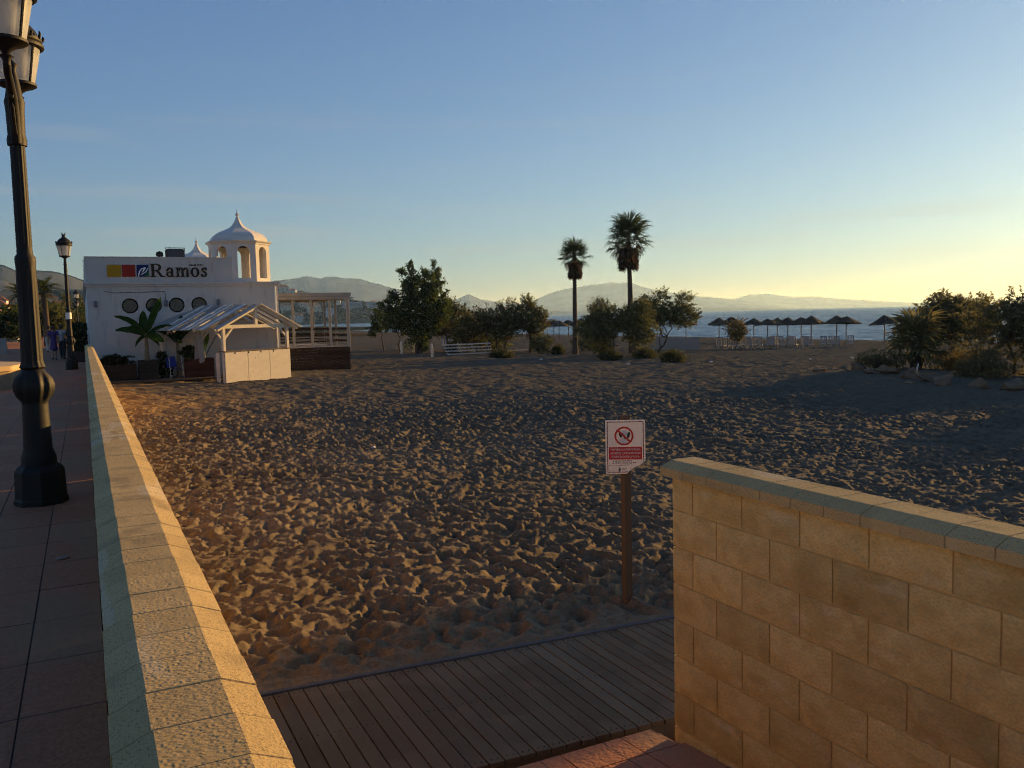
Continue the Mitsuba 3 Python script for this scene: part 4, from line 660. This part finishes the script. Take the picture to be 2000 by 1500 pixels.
ridge('mountain', 4400, [(4, .6), (9, 2.1), (11.3, 2.59), (12.2, 2.66), (13.08, 2.86), (13.9, 2.72), (14.86, 2.77), (16.5, 2.61), (17.96, 2.22), (20, 1.6), (22, .99), (24, .5), (26, .1)], 1500, 700, 2, 'blue mountain ridge behind the terrace')
ridge('mountain', 5700, [(21, .3), (22.4, .95), (23.14, 1.3), (23.69, 1.49), (24.5, 1.1), (25.17, .98), (26.5, .81), (28, .7), (30, .3)], 1200, 600, 3, 'small pointed far peak behind the grove')
ridge('mountain', 7200, [(25.5, .2), (26.6, .6), (27.9, .92), (28.9, 1.35), (29.95, 1.64), (31.64, 1.87), (33, 2.0), (33.5, 1.95), (34.16, 2.0), (34.82, 1.78), (35.6, 1.5), (36.64, 1.29), (38.6, .97), (40.5, .75), (42, .5), (44, .1)], 1500, 800, 4, 'wide pale mountain behind the two palms')
ridge('mountain', 9300, [(38, .2), (39.6, .55), (41.18, .76), (41.97, .97), (43.07, .97), (44.62, .73), (45.84, .72), (47.64, .51), (50.5, .26), (53.5, .02)], 1500, 600, 5, 'faintest low mountain on the right sea horizon')
m = grid(lin(1500, 4300, 70), lin(3300, 4300, 60), lambda X, Y: -3.0 + 22 * np.clip((Y - 3350 - 200 * np.sin(X / 500)) / 500, 0, 1) * np.clip((4200 - X) / 900, 0, 1))
obj('far_coast', m, 'm_hill', kind='structure', label='low far shore below the pale mountain', smooth=True)
def headz(X, Y):
    crest = np.interp(X, [-500, 60, 150, 195, 222, 255, 290, 320, 345, 380], [40, 42, 40, 40, 34, 29, 22, 15, 5, -6]); dep = np.clip((Y - 872 + 22 * np.sin(X / 37)) / 95, -.2, 1); dep = np.where(dep > 0, dep ** .75, dep)
    return -3.2 + crest * dep * np.clip((1300 - Y) / 250, 0, 1) + 5 * (fb(np.stack([X / 30, Y / 30, X * 0], -1), octaves=3, seed=9) - .5) * np.clip(dep, 0, 1)
obj('headland', grid(lin(-500, 380, 8), np.concatenate([lin(850, 1010, 6), lin(1020, 1300, 20)]), headz), 'm_land', kind='structure', label='wooded headland across the bay', smooth=True)
r = np.random.default_rng(5)
hx, hy = r.uniform(120, 340, 3600), 868 + 150 * r.random(3600) ** 1.3; hz = headz(hx, hy); ok = hz > 0
hsz = r.uniform(.8, 2.1, len(hx))[ok]; P = np.repeat(np.stack([hx, hy, hz], 1)[ok], 30, 0); u = r.normal(size=P.shape); u /= np.linalg.norm(u, axis=1, keepdims=True); P = P + np.repeat(hsz, 30)[:, None] * (u * [1, 1, .9] * r.uniform(.5, 1, (len(P), 1)) + [0, 0, .8])
m, c = leaves(P, 1.1, .9, np.repeat(tone(np.zeros((len(hsz), 3)), (.022, .030, .014), r, .5), 30, 0), 0, 6)
obj('headland_trees', m, 'm_vc2', label='trees and scrub covering the headland', cat='trees', kind='stuff', color=c)
def house(x, y, z, w, d, h, rz, wallc, roofc, lab, hip=True, win=3):
    t = thing('villa', lab, 'house'); M = lambda m: at(m, x, y, z, rz=rz)
    m = box(-w / 2, w / 2, -d / 2, d / 2, -4, h); part(t, 'wall', M(m), 'm_vc', color=vcol(m, wallc))
    o = .4; rf = hexa([[-w / 2 - o, -d / 2 - o, h], [w / 2 + o, -d / 2 - o, h], [-w / 2 - o, d / 2 + o, h], [w / 2 + o, d / 2 + o, h], [-w / 4 if hip else -w / 2, 0, h + d * .28], [w / 4 if hip else w / 2, 0, h + d * .28]]); part(t, 'roof', M(rf), 'm_vc', color=vcol(rf, roofc))
    for i in range(win):
        xx = -w / 2 + w * (i + .5) / win
        m = box(xx - .5, xx + .5, -d / 2 - .05, -d / 2 - .003, h * .35, h * .78); part(t, 'window', M(m), 'm_glass_dark')
    m = box(w / 2 + .003, w / 2 + .05, -.6, .6, h * .35, h * .78); part(t, 'window', M(m), 'm_glass_dark')
WH, CRM, TER, ORG = (.72, .68, .60), (.62, .50, .36), (.30, .12, .06), (.45, .20, .09)
for x, y, w, h, wc, rc, lab in [(187, 968, 11, 5, WH, TER, 'white villa at the left end of the headland crest'), (200, 972, 14, 6, CRM, ORG, 'largest orange-roofed villa on the headland crest'), (210, 968, 9, 4.5, WH, TER, 'white villa right of the orange-roofed one'), (218, 962, 8, 4, CRM, TER, 'low villa right of the crest group'), (219, 908, 13, 7, CRM, ORG, 'sunlit cream villa seen between the terrace posts'), (241, 940, 9, 5, WH, TER, 'villa above the right terrace post'), (249, 922, 6, 4, WH, TER, 'small bright villa beside the corner post'), (262, 965, 9, 5, WH, TER, 'white villa on the crest right of the terrace'), (275, 962, 7, 4, WH, TER, 'small white villa on the lower crest'), (293, 935, 7, 4.5, WH, TER, 'bright villa close to the tall dark tree'), (192, 920, 10, 5, CRM, TER, 'villa in the woods behind the left terrace post'), (212, 925, 9, 5, CRM, TER, 'villa in the woods left of the sunlit one'), (199, 898, 12, 4, (.4, .38, .35), TER, 'grey low house above the left shore'), (232, 892, 14, 4, (.42, .42, .44), (.3, .28, .27), 'long grey house near the headland shore')]:
    house(x, y, float(headz(np.array([x * 1.0]), np.array([y * 1.0]))[0]), w, w * .8, h, r.uniform(-25, 25), wc, rc, lab)
for x, lab in ((258, 'wide grey apartment block near the headland shore'), (284, 'second grey apartment block nearer the tall dark tree')):
    t = thing('apartment_block', lab, 'building'); z = float(headz(np.array([x * 1.0]), np.array([900.0]))[0]); m = box(x - 9, x + 9, 895, 905, z - 5, z + 8); part(t, 'wall', m, 'm_vc', color=vcol(m, (.30, .31, .33)))
    for i in range(5):
        for j in range(2): m = box(x - 8 + i * 3.4, x - 5.6 + i * 3.4, 894.9, 894.99, z + 1 + j * 3.4, z + 3 + j * 3.4); part(t, 'window', m, 'm_glass_dark')
# town and gardens behind the promenade, left
hill = grid(lin(-420, 60, 12), lin(170, 760, 15), lambda X, Y: -1.2 + 19 * np.clip((Y - 190) / 400, 0, 1) * np.clip((40 - X) / 60, 0, 1) + 5 * (fb(np.stack([X / 60, Y / 60, X * 0], -1), octaves=3, seed=3) - .5))
obj('hillside', hill, 'm_land', kind='structure', label='built-up hillside behind the promenade', smooth=True)
for x, y, z, w, h, wc, lab in [(-21.5, 262, 3, 9, 4.0, WH, 'white villa on the hillside at the left picture edge'), (-14.6, 162, .2, 9, 2.7, CRM, 'cream house with a sunlit low roof at the left edge'), (-9.2, 113, 0, 5, 1.6, (.30, .28, .27), 'small grey kiosk building with reddish roof left of the nearest lamp post'), (-6, 300, 5, 7, 3, WH, 'white villa seen beside the second lamp'), (-26, 330, 7, 8, 3.5, WH, 'white villa higher up the hillside'), (-12, 360, 8, 8, 4, CRM, 'cream villa half hidden by the trees')]:
    house(x, y, z, w, w * .8, h, r.uniform(-10, 10), wc, TER, lab)
# low planter wall and steps left
pw = thing('garden_wall', 'pale low garden wall with a step on the landward side of the promenade', 'wall'); labels[pw]['kind'] = 'thing'
m = box(-12, -4.2, 60, 60.5, -.05, .52); part(pw, 'wall', m, 'm_vc', color=vcol(m, (.40, .34, .28))); m = box(-12, -4.4, 62.5, 63, -.05, .95); part(pw, 'upper_wall', m, 'm_vc', color=vcol(m, (.38, .33, .29)))
for i, (x, y, h, w, c, lab) in enumerate([(-3.2, 96, 4.2, 2.2, OLV, 'bushy garden tree behind the palm on the left'), (-1.9, 112, 4.3, 1.9, (.06, .07, .025), 'garden tree just left of the second lamp'), (-.5, 126, 4.0, 1.6, DG, 'garden tree between the second lamp and the restaurant'), (-6.3, 86, 3.6, 2.4, DG, 'dark garden tree left of the nearest lamp post'), (-9.5, 98, 3.4, 2.6, DG, 'dark garden tree near the left picture edge'), (-1.2, 150, 6.2, 2.6, OLV, 'taller garden tree far behind the lamps'), (-8, 190, 7.2, 4.0, DG, 'wide dark garden tree far off on the left'), (-17, 215, 7.0, 5.0, DG, 'wide dark tree below the hillside villa'), (-14, 120, 4.2, 3.0, OLV, 'garden tree at the left picture edge')]):
    tree('garden_tree', lab, 'tree', x, y, [(0, 0, h * .58, w, w, h * .42), (w * .5, 0, h * .4, w * .6, w * .6, h * .3), (-w * .5, .3, h * .45, w * .6, w * .6, h * .3)], 5000, .1 * w + .12, .05 * w + .07, c, 140 + i, z=0, hole=.33, trunk=[((0, 0), (0, 0, h * .4), .12)], sprigs=20, warm=(.12, .085, .03), wf=.15)
def pinnate(L, n, dr, seed, col):
    r_ = np.random.default_rng(seed); t = np.linspace(0, 1, 9); pts = np.stack([L * t * (1 - .15 * dr * t), 0 * t, L * (.5 * t - dr * .75 * t * t)], 1); m = tube(pts, np.linspace(.03, .008, 9), 4); v, f, k = [m.vertices], [m.faces], len(m.vertices)
    for i in range(n):
        u = .15 + .83 * i / n; p = np.array([np.interp(u, t, pts[:, a]) for a in range(3)]); ln = .42 * L * (.35 + math.sin(math.pi * u) * .4)
        for s in (-1, 1):
            tip = p + np.array([ln * .55, s * ln * .8, ln * .15 - .1]); v.append(np.array([p, p + [.06, 0, 0], tip])); f.append(np.array([[0, 1, 2]]) + k); k += 3
    v = np.vstack(v); return trimesh.Trimesh(v, np.vstack(f), process=False), np.clip(np.tile(np.asarray(col), (len(v), 1)) * r_.uniform(.7, 1.3, (len(v), 1)), 0, 1)
def date_palm(lab, x, y, h, L, seed):
    r_ = np.random.default_rng(seed); t = thing('date_palm', lab, 'palm tree'); m = tube([(x, y, -.2), (x + .1, y, h * .5), (x, y, h)], [.26, .2, .22], 10); part(t, 'trunk', m, 'm_vc', color=vcol(m, (.10, .075, .05)), smooth=True)
    vs = [mikit.ply(*(lambda mc: (mc[0], 'm_leaf', False, None, mc[1]))(pinnate(L, 20, .8 + .3 * k, seed + k, (.060, .075, .022)))) for k in range(3)]
    for i in range(26): place(t, 'frond', vs[i % 3], T().translate([x, y, h]).rotate([0, 0, 1], i * 137.5).rotate([0, 1, 0], -(70 - 95 * (i / 25))))
date_palm('date palm rising behind the nearest street lamp post', -2.75, 80, 4.3, 1.9, 160)
date_palm('date palm with a dark crown left of the nearest lamp post', -4.6, 84, 4.2, 1.7, 170)
hg = thing('hedge', 'dark hedge in planters between the second lamp and the restaurant corner', 'hedge')
P = R.uniform([-.7, 42.6, .3], [.12, 54, 1.75], (5000, 3)); P = P[fb(P * 1.3, octaves=2) > .36]; m, c = leaves(P, .2, .1, tone(P, (.03, .04, .018), R), 0, 3); part(hg, 'foliage', m, 'm_leaf', color=c); m = box(-.65, .10, 42.6, 54, -.011, .45); part(hg, 'planter_box', m, 'm_vc', color=vcol(m, (.06, .035, .03)))

# ------------------------------------------------------------------ thatched umbrellas and loungers
cn = lathe([(1.42, -.06), (1.40, .0), (1.0, .17), (.55, .36), (.2, .52), (.0, .60)], 26, lambda th, z: 1 + .06 * np.sin(th * 7 + 1)[None, :] * (z < .1)[:, None] + .03 * np.sin(th * 17)[None, :])
cu = lathe([(.0, .56), (.2, .48), (.55, .31), (1.0, .12), (1.40, -.06)], 26, lambda th, z: 1 + .06 * np.sin(th * 7 + 1)[None, :] * (z < .1)[:, None] + .03 * np.sin(th * 17)[None, :])
cmesh = cat([cn, cu]); canopy = mikit.ply(cmesh, 'm_vc2', color=np.clip(np.tile((.045, .032, .022), (len(cmesh.vertices), 1)) * R.uniform(.6, 1.4, (len(cmesh.vertices), 1)), 0, 1))
pm = tube([(0, 0, -.3), (0, 0, 2.55)], .055, 8); pole = mikit.ply(pm, 'm_vc', color=vcol(pm, (.16, .13, .10)))
UM = [(72, 85.7, 0, 'thatched umbrella half hidden by the lone round tamarisk'), (66.5, 77.0, .1, 'nearer and higher thatched umbrella above the small round tamarisk'), (72, 79.4, 0, 'thatched umbrella right of the small round tamarisk, left of a close pair'), (72.5, 77.6, -.05, 'thatched umbrella right of a close pair, third group from the tamarisk'), (74, 77.6, -.1, 'thatched umbrella behind the close pair'), (70.5, 72.3, 0, 'left thatched umbrella of the middle pair'), (70.8, 70.6, 0, 'right thatched umbrella of the middle pair'), (72.0, 70.3, 0, 'thatched umbrella just behind the middle pair'), (71.0, 65.8, .05, 'left thatched umbrella of the separate right pair'), (71.3, 64.8, .05, 'right thatched umbrella of the separate right pair'), (72, 60.6, 0, 'last thatched umbrella, partly hidden by the young palm'), (70, 96.0, 0, 'thatched umbrella between the taller palm and the lone tamarisk'), (72, 92.4, 0, 'thatched umbrella behind the lone round tamarisk'), (60, 107, 0, 'far thatched umbrella left of the smaller palm, rear one'), (56, 98.5, -.1, 'far thatched umbrella left of the smaller palm, front one'), (58, 99.5, 0, 'far thatched umbrella directly behind the smaller palm'), (60, 99.5, .1, 'far thatched umbrella just right of the smaller palm')]
for x, y, dz, lab in UM:
    t = thing('thatched_umbrella', lab, 'umbrella', 'thatched umbrellas along the shore'); z = zsand(x, y)
    place(t, 'canopy', canopy, TW(x, y, z + 2.16 + dz, R.uniform(0, 360), R.uniform(.94, 1.08), R.uniform(1.2, 1.45)).rotate([1, 0, 0], R.uniform(-5, 5))); place(t, 'pole', pole, TW(x, y, z + dz))
lm = [box(-.30, .30, .0, 1.3, .30, .34)] ; bk = cat([box(-.30, -.25, -.06, -.02, .3, 1.08), box(.25, .30, -.06, -.02, .3, 1.08), box(-.25, .25, -.055, -.025, 1.02, 1.08)] + [box(-.20 + .13 * k, -.13 + .13 * k, -.055, -.025, .34, 1.02) for k in range(4)])
lg = [box(sx_ - .025, sx_ + .025, y_ - .025, y_ + .025, -.06, .30) for sx_ in (-.27, .27) for y_ in (.05, 1.2)]
dbed, dback, dleg = mikit.ply(lm[0], 'm_lounger'), mikit.ply(bk, 'm_lounger'), [mikit.ply(q_, 'm_lounger') for q_ in lg]
mat('m_lounger', pr((.30, .29, .275), .5, spec=.3))
A0, A1 = np.array([49.5, 58.6]), np.array([60.0, 57.4])
n = 0
for u in list(np.linspace(0.0, .86, 19)) + [1.06, 1.13, 1.2, 1.27]:
    p = A0 + (A1 - A0) * u + R.normal(size=2) * .25; n += 1; z = zsand(*p)
    od = 'first second third fourth fifth sixth seventh eighth ninth tenth eleventh twelfth thirteenth fourteenth fifteenth sixteenth seventeenth eighteenth last'.split()
    lab = f'white slatted sun lounger, {od[n - 1]} from the left in the long row' if n <= 19 else f'white slatted sun lounger, {od[n - 20]} from the left in the short right row'
    t = thing('sun_lounger', lab, 'sun lounger', 'white loungers before the umbrellas')
    for nm, d_ in (('bed', dbed), ('backrest', dback), *(('leg', q_) for q_ in dleg)): place(t, nm, d_, TW(p[0], p[1], z + .02, -48 + R.uniform(-6, 6)))
wb = thing('windbreak', 'pale grey windbreak of upright boards at the left end of the lounger row', 'windbreak')
for k in range(7):
    p = np.array([44.0, 60.9]) + k * np.array([.62, -.17]); z = zsand(*p); m = beam((*p, z - .05), (*(p + [.04, .02]), z + 1.05 + .12 * R.random()), .60, .04, up=(.5, .86, 0)); part(wb, 'board', m, 'm_lounger')
# white rope posts, leaning slatted panel, stacked boards
for x, y, h, lab in ((22.7, 65.5, 1.0, 'short white post left of the tall dark tree, with a plank on top'), (25.0, 69.0, .8, 'short white post at the foot of the tall dark tree'), (22.47, 58.16, 1.0, 'white post standing alone right of the tall dark tree')):
    z = zsand(x, y); m = box(x - .07, x + .07, y - .07, y + .07, z - .2, z + h, .01); tag(obj('white_post', m, 'm_wwood'), lab, 'post')
pp_ = thing('slatted_panel', 'low weathered white slatted fence panel lying tilted in front of the grove', 'fence panel'); labels[pp_]['kind'] = 'thing'
b0, b1 = np.array([24.9, 61.2]), np.array([28.6, 60.9])
for k in range(4): z = zsand(*b0) + .10 + k * .24; part(pp_, 'rail', beam((*(b0 + [-.13 * k, .05 * k]), z), (*(b1 + [-.03 * k, .05 * k]), z + .02), .04, .09), 'm_wwood')
for f in (0.02, .33, .62, .97): q = b0 + (b1 - b0) * f; z = zsand(*q); part(pp_, 'upright', beam((*(q + [.05, .05]), z), (*(q + [-.35, .22]), z + .95), .10, .03), 'm_wwood')
ub = thing('board_stack', 'narrow bluish white boards standing upright behind the tall dark tree', 'boards')
for k in range(8): p = np.array([36.3, 90.5]) + k * np.array([.32, -.12]); z = zsand(*p); m = beam((*p, z), (*(p + [.05, .1]), z + R.uniform(1.3, 2.0)), .16, .05, up=(.5, .8, 0)); part(ub, 'board', m, 'm_vc', color=vcol(m, (.42, .43, .47)))
m = hexa([[x, y, zsand(x, y) + d] for x, y in ((31.5, 67.4), (37.5, 66.4), (37.6, 67.2), (31.6, 68.2)) for d in (.02, .10)]); obj('beach_path', m, 'm_wwood', kind='structure', label='pale plank path across the sand left of the smaller palm')
# litter and sticks
for i, (x, y, lab) in enumerate([(1.15, 15.9, 'white paper scrap on the sand near the low wall'), (5.1, 16.6, 'white paper scrap in the middle of the sand'), (28.2, 41.6, 'white scrap on the sand below the palms, left one'), (33.0, 40.0, 'white scrap on the sand below the lone tamarisk'), (41.5, 40.6, 'white scrap on the sand left of the rocky island'), (44.0, 39.5, 'white scrap on the sand nearest the rocky island'), (27.0, 50.0, 'white scrap in front of the grove')]):
    s = .05 + .05 * (y > 30); ic = trimesh.creation.icosphere(subdivisions=2); v = ic.vertices * (1 + .8 * (fb(ic.vertices * 2.2 + i, octaves=2) - .5)[:, None]) * [s, s * .7, s * .45]; m = at(trimesh.Trimesh(v, ic.faces, process=False), x, y, zsand(x, y) + s * .35, rz=i * 60); tag(obj('paper_scrap', m, 'm_white'), lab, 'litter')
m = tube([(9.55, 15.1, zsand(9.55, 15.1) + .03), (9.75, 15.2, zsand(9.75, 15.2) + .06), (10.0, 15.2, zsand(10, 15.2) + .03)], [.03, .035, .015], 6); tag(obj('driftwood', m, 'm_vc', color=vcol(m, (.32, .24, .13))), 'short pale piece of driftwood on the sand left of the sign top', 'driftwood')
m = tube([(30.0, 23.6, -.75), (29.4, 23.2, -.98), (28.8, 22.9, -1.12)], [.03, .035, .02], 6); tag(obj('driftwood', m, 'm_vc', color=vcol(m, (.5, .45, .36))), 'bleached stick leaning on the island boulders', 'driftwood')
m = at(trimesh.Trimesh(*(lambda ic: (ic.vertices * [.045, .03, .008], ic.faces))(trimesh.creation.icosphere(subdivisions=2))), -.22, 6.6, .008, rz=20); tag(obj('paper_scrap', m, 'm_vc', color=vcol(m, (.25, .2, .17))), 'flattened grey scrap on the promenade paving beside the wall', 'litter')

# ------------------------------------------------------------------ people on the promenade
def S(p, r): return m3.Manifold.sphere(r, 16).translate([float(v) for v in p])
def bones(bs, ref=.025, it=8):
    o = m3.Manifold.batch_boolean([m3.Manifold.batch_hull([S(a, ra), S(b, rb)]) for a, ra, b, rb in bs], m3.OpType.Add).refine_to_length(ref).to_mesh()
    m = trimesh.Trimesh(o.vert_properties[:, :3], o.tri_verts, process=True); trimesh.smoothing.filter_taubin(m, iterations=it); return m
def person(lab, x, y, z, rz, h, stride, topc, legc, skin, hairc, dress=False, elbow=(.0, .0)):
    t = thing('person', lab, 'person'); k = h / 1.7; A = np.array
    hp = {s: A([.09 * s, 0, .92]) for s in (-1, 1)}; kn = {s: A([.095 * s, .05 + stride * s * .5, .50]) for s in (-1, 1)}; an = {s: A([.09 * s, stride * s * .9 - .04 * (s < 0), .085 + (.05 if s < 0 else 0)]) for s in (-1, 1)}; to = {s: an[s] + A([.01 * s, .17, -.05]) for s in (-1, 1)}
    sh = {s: A([.175 * s, 0, 1.40]) for s in (-1, 1)}; el = {s: A([.235 * s, -.07 - stride * s * .35 + elbow[0], 1.13]) for s in (-1, 1)}; wr = {s: A([.235 * s, .06 - stride * s * .55 + elbow[1], .90 + elbow[1] * .4]) for s in (-1, 1)}
    nk, hd = A([0, .01, 1.46]), A([0, .03, 1.585]); torso = [((0, 0, .95), .125, (0, .01, 1.12), .115), ((0, .01, 1.12), .115, (0, .01, 1.30), .13), (sh[-1] * [.8, 1, 1] - [0, 0, .04], .075, sh[1] * [.8, 1, 1] - [0, 0, .04], .075)]
    b = torso + [(nk - [0, 0, .06], .055, hd, .055), (hd - [0, 0, .02], .078, hd + [0, -.005, .045], .088), (hd + [0, .06, -.055], .035, hd + [0, .02, 0], .07), (hd + [0, .085, -.005], .013, hd + [0, .095, -.022], .015)]
    for s in (-1, 1):
        b += [(hp[s], .095, kn[s], .06), (kn[s], .06, an[s], .04), (an[s], .042, to[s], .032), (sh[s], .055, el[s], .042), (el[s], .042, wr[s], .028), (hd + [.08 * s, 0, .0], .018, hd + [.082 * s, -.01, .03], .02)]
        d = A([0, .15, -1.0]); d /= np.linalg.norm(d); pm_ = wr[s] + d * .085; b += [(wr[s], .026, pm_, .033), (pm_ + [0, .02, 0], .022, pm_ + [0, -.02, 0], .022)]
        for f, L in ((-.027, .055), (-.009, .07), (.009, .075), (.026, .065)): q0 = pm_ + A([0, f, -.015]); q1 = q0 + d * L * .55 + [-.006 * s, 0, 0]; b += [(q0, .0095, q1, .009), (q1, .009, q1 + d * L * .5 + [-.02 * s, 0, 0], .0075)]
        b += [(wr[s] + d * .03, .012, wr[s] + d * .075 + [0, .045, 0], .0095), (wr[s] + d * .075 + [0, .045, 0], .0095, wr[s] + d * .11 + [0, .05, 0], .0085)]
    P_ = lambda m: at(m, x, y, z, rz=rz, s=k)
    m = bones(b, .018, 6); part(t, 'body', P_(m), 'm_vc', color=vcol(m, skin), smooth=True)
    g = .016; tp = [(a, ra + g, c, rc + g) for a, ra, c, rc in torso] + [(sh[s], .055 + g, sh[s] * .5 + el[s] * .5, .05 + g) for s in (-1, 1)]
    if dress: tp += [((0, 0, .95), .15, (0, .02, .62), .19)]
    m = bones(tp); part(t, 'dress' if dress else 'shirt', P_(m), 'm_vc', color=vcol(m, topc), smooth=True)
    if not dress: m = bones([(A([0, 0, .96]), .135, A([0, 0, .90]), .135)] + [bb for s in (-1, 1) for bb in ((hp[s], .095 + g, kn[s], .07 + g), (kn[s], .07 + g, an[s] + [0, 0, .06], .05 + g))]); part(t, 'trousers', P_(m), 'm_vc', color=vcol(m, legc), smooth=True)
    m = bones([(hd + [0, -.02, .05], .092, hd + [0, -.035, .0], .088), (hd + [0, .02, .075], .08, hd + [0, -.02, .05], .09)]); part(t, 'hair', P_(m), 'm_vc', color=vcol(m, hairc), smooth=True)
    for s in (-1, 1): m = bones([(an[s] - [0, .03, .045], .045, to[s] - [0, 0, .0], .04)]); part(t, 'shoe', P_(m), 'm_vc', color=vcol(m, (.05, .05, .05)), smooth=True)
    return t
person('person in a purple dress walking away on the promenade left of the second lamp', -1.32, 46.6, 0, 8, 1.62, .16, (.10, .06, .20), (.1, .1, .1), (.42, .25, .17), (.09, .05, .03), True)
person('person with bare arms, pale top and dark trousers beside the second lamp', -.98, 47.6, 0, -12, 1.66, -.18, (.50, .46, .44), (.035, .035, .04), (.48, .27, .18), (.05, .035, .025), False, (.05, .18))
person('person in dark clothes standing far off on the left of the promenade', -6.9, 108.0, 0, 170, 1.7, .05, (.03, .03, .035), (.03, .03, .035), (.35, .22, .16), (.03, .02, .02))
person('person in an orange shirt walking far along the promenade behind the others', -1.95, 60, 0, 5, 1.65, .15, (.35, .15, .05), (.55, .5, .42), (.42, .26, .18), (.08, .05, .03))
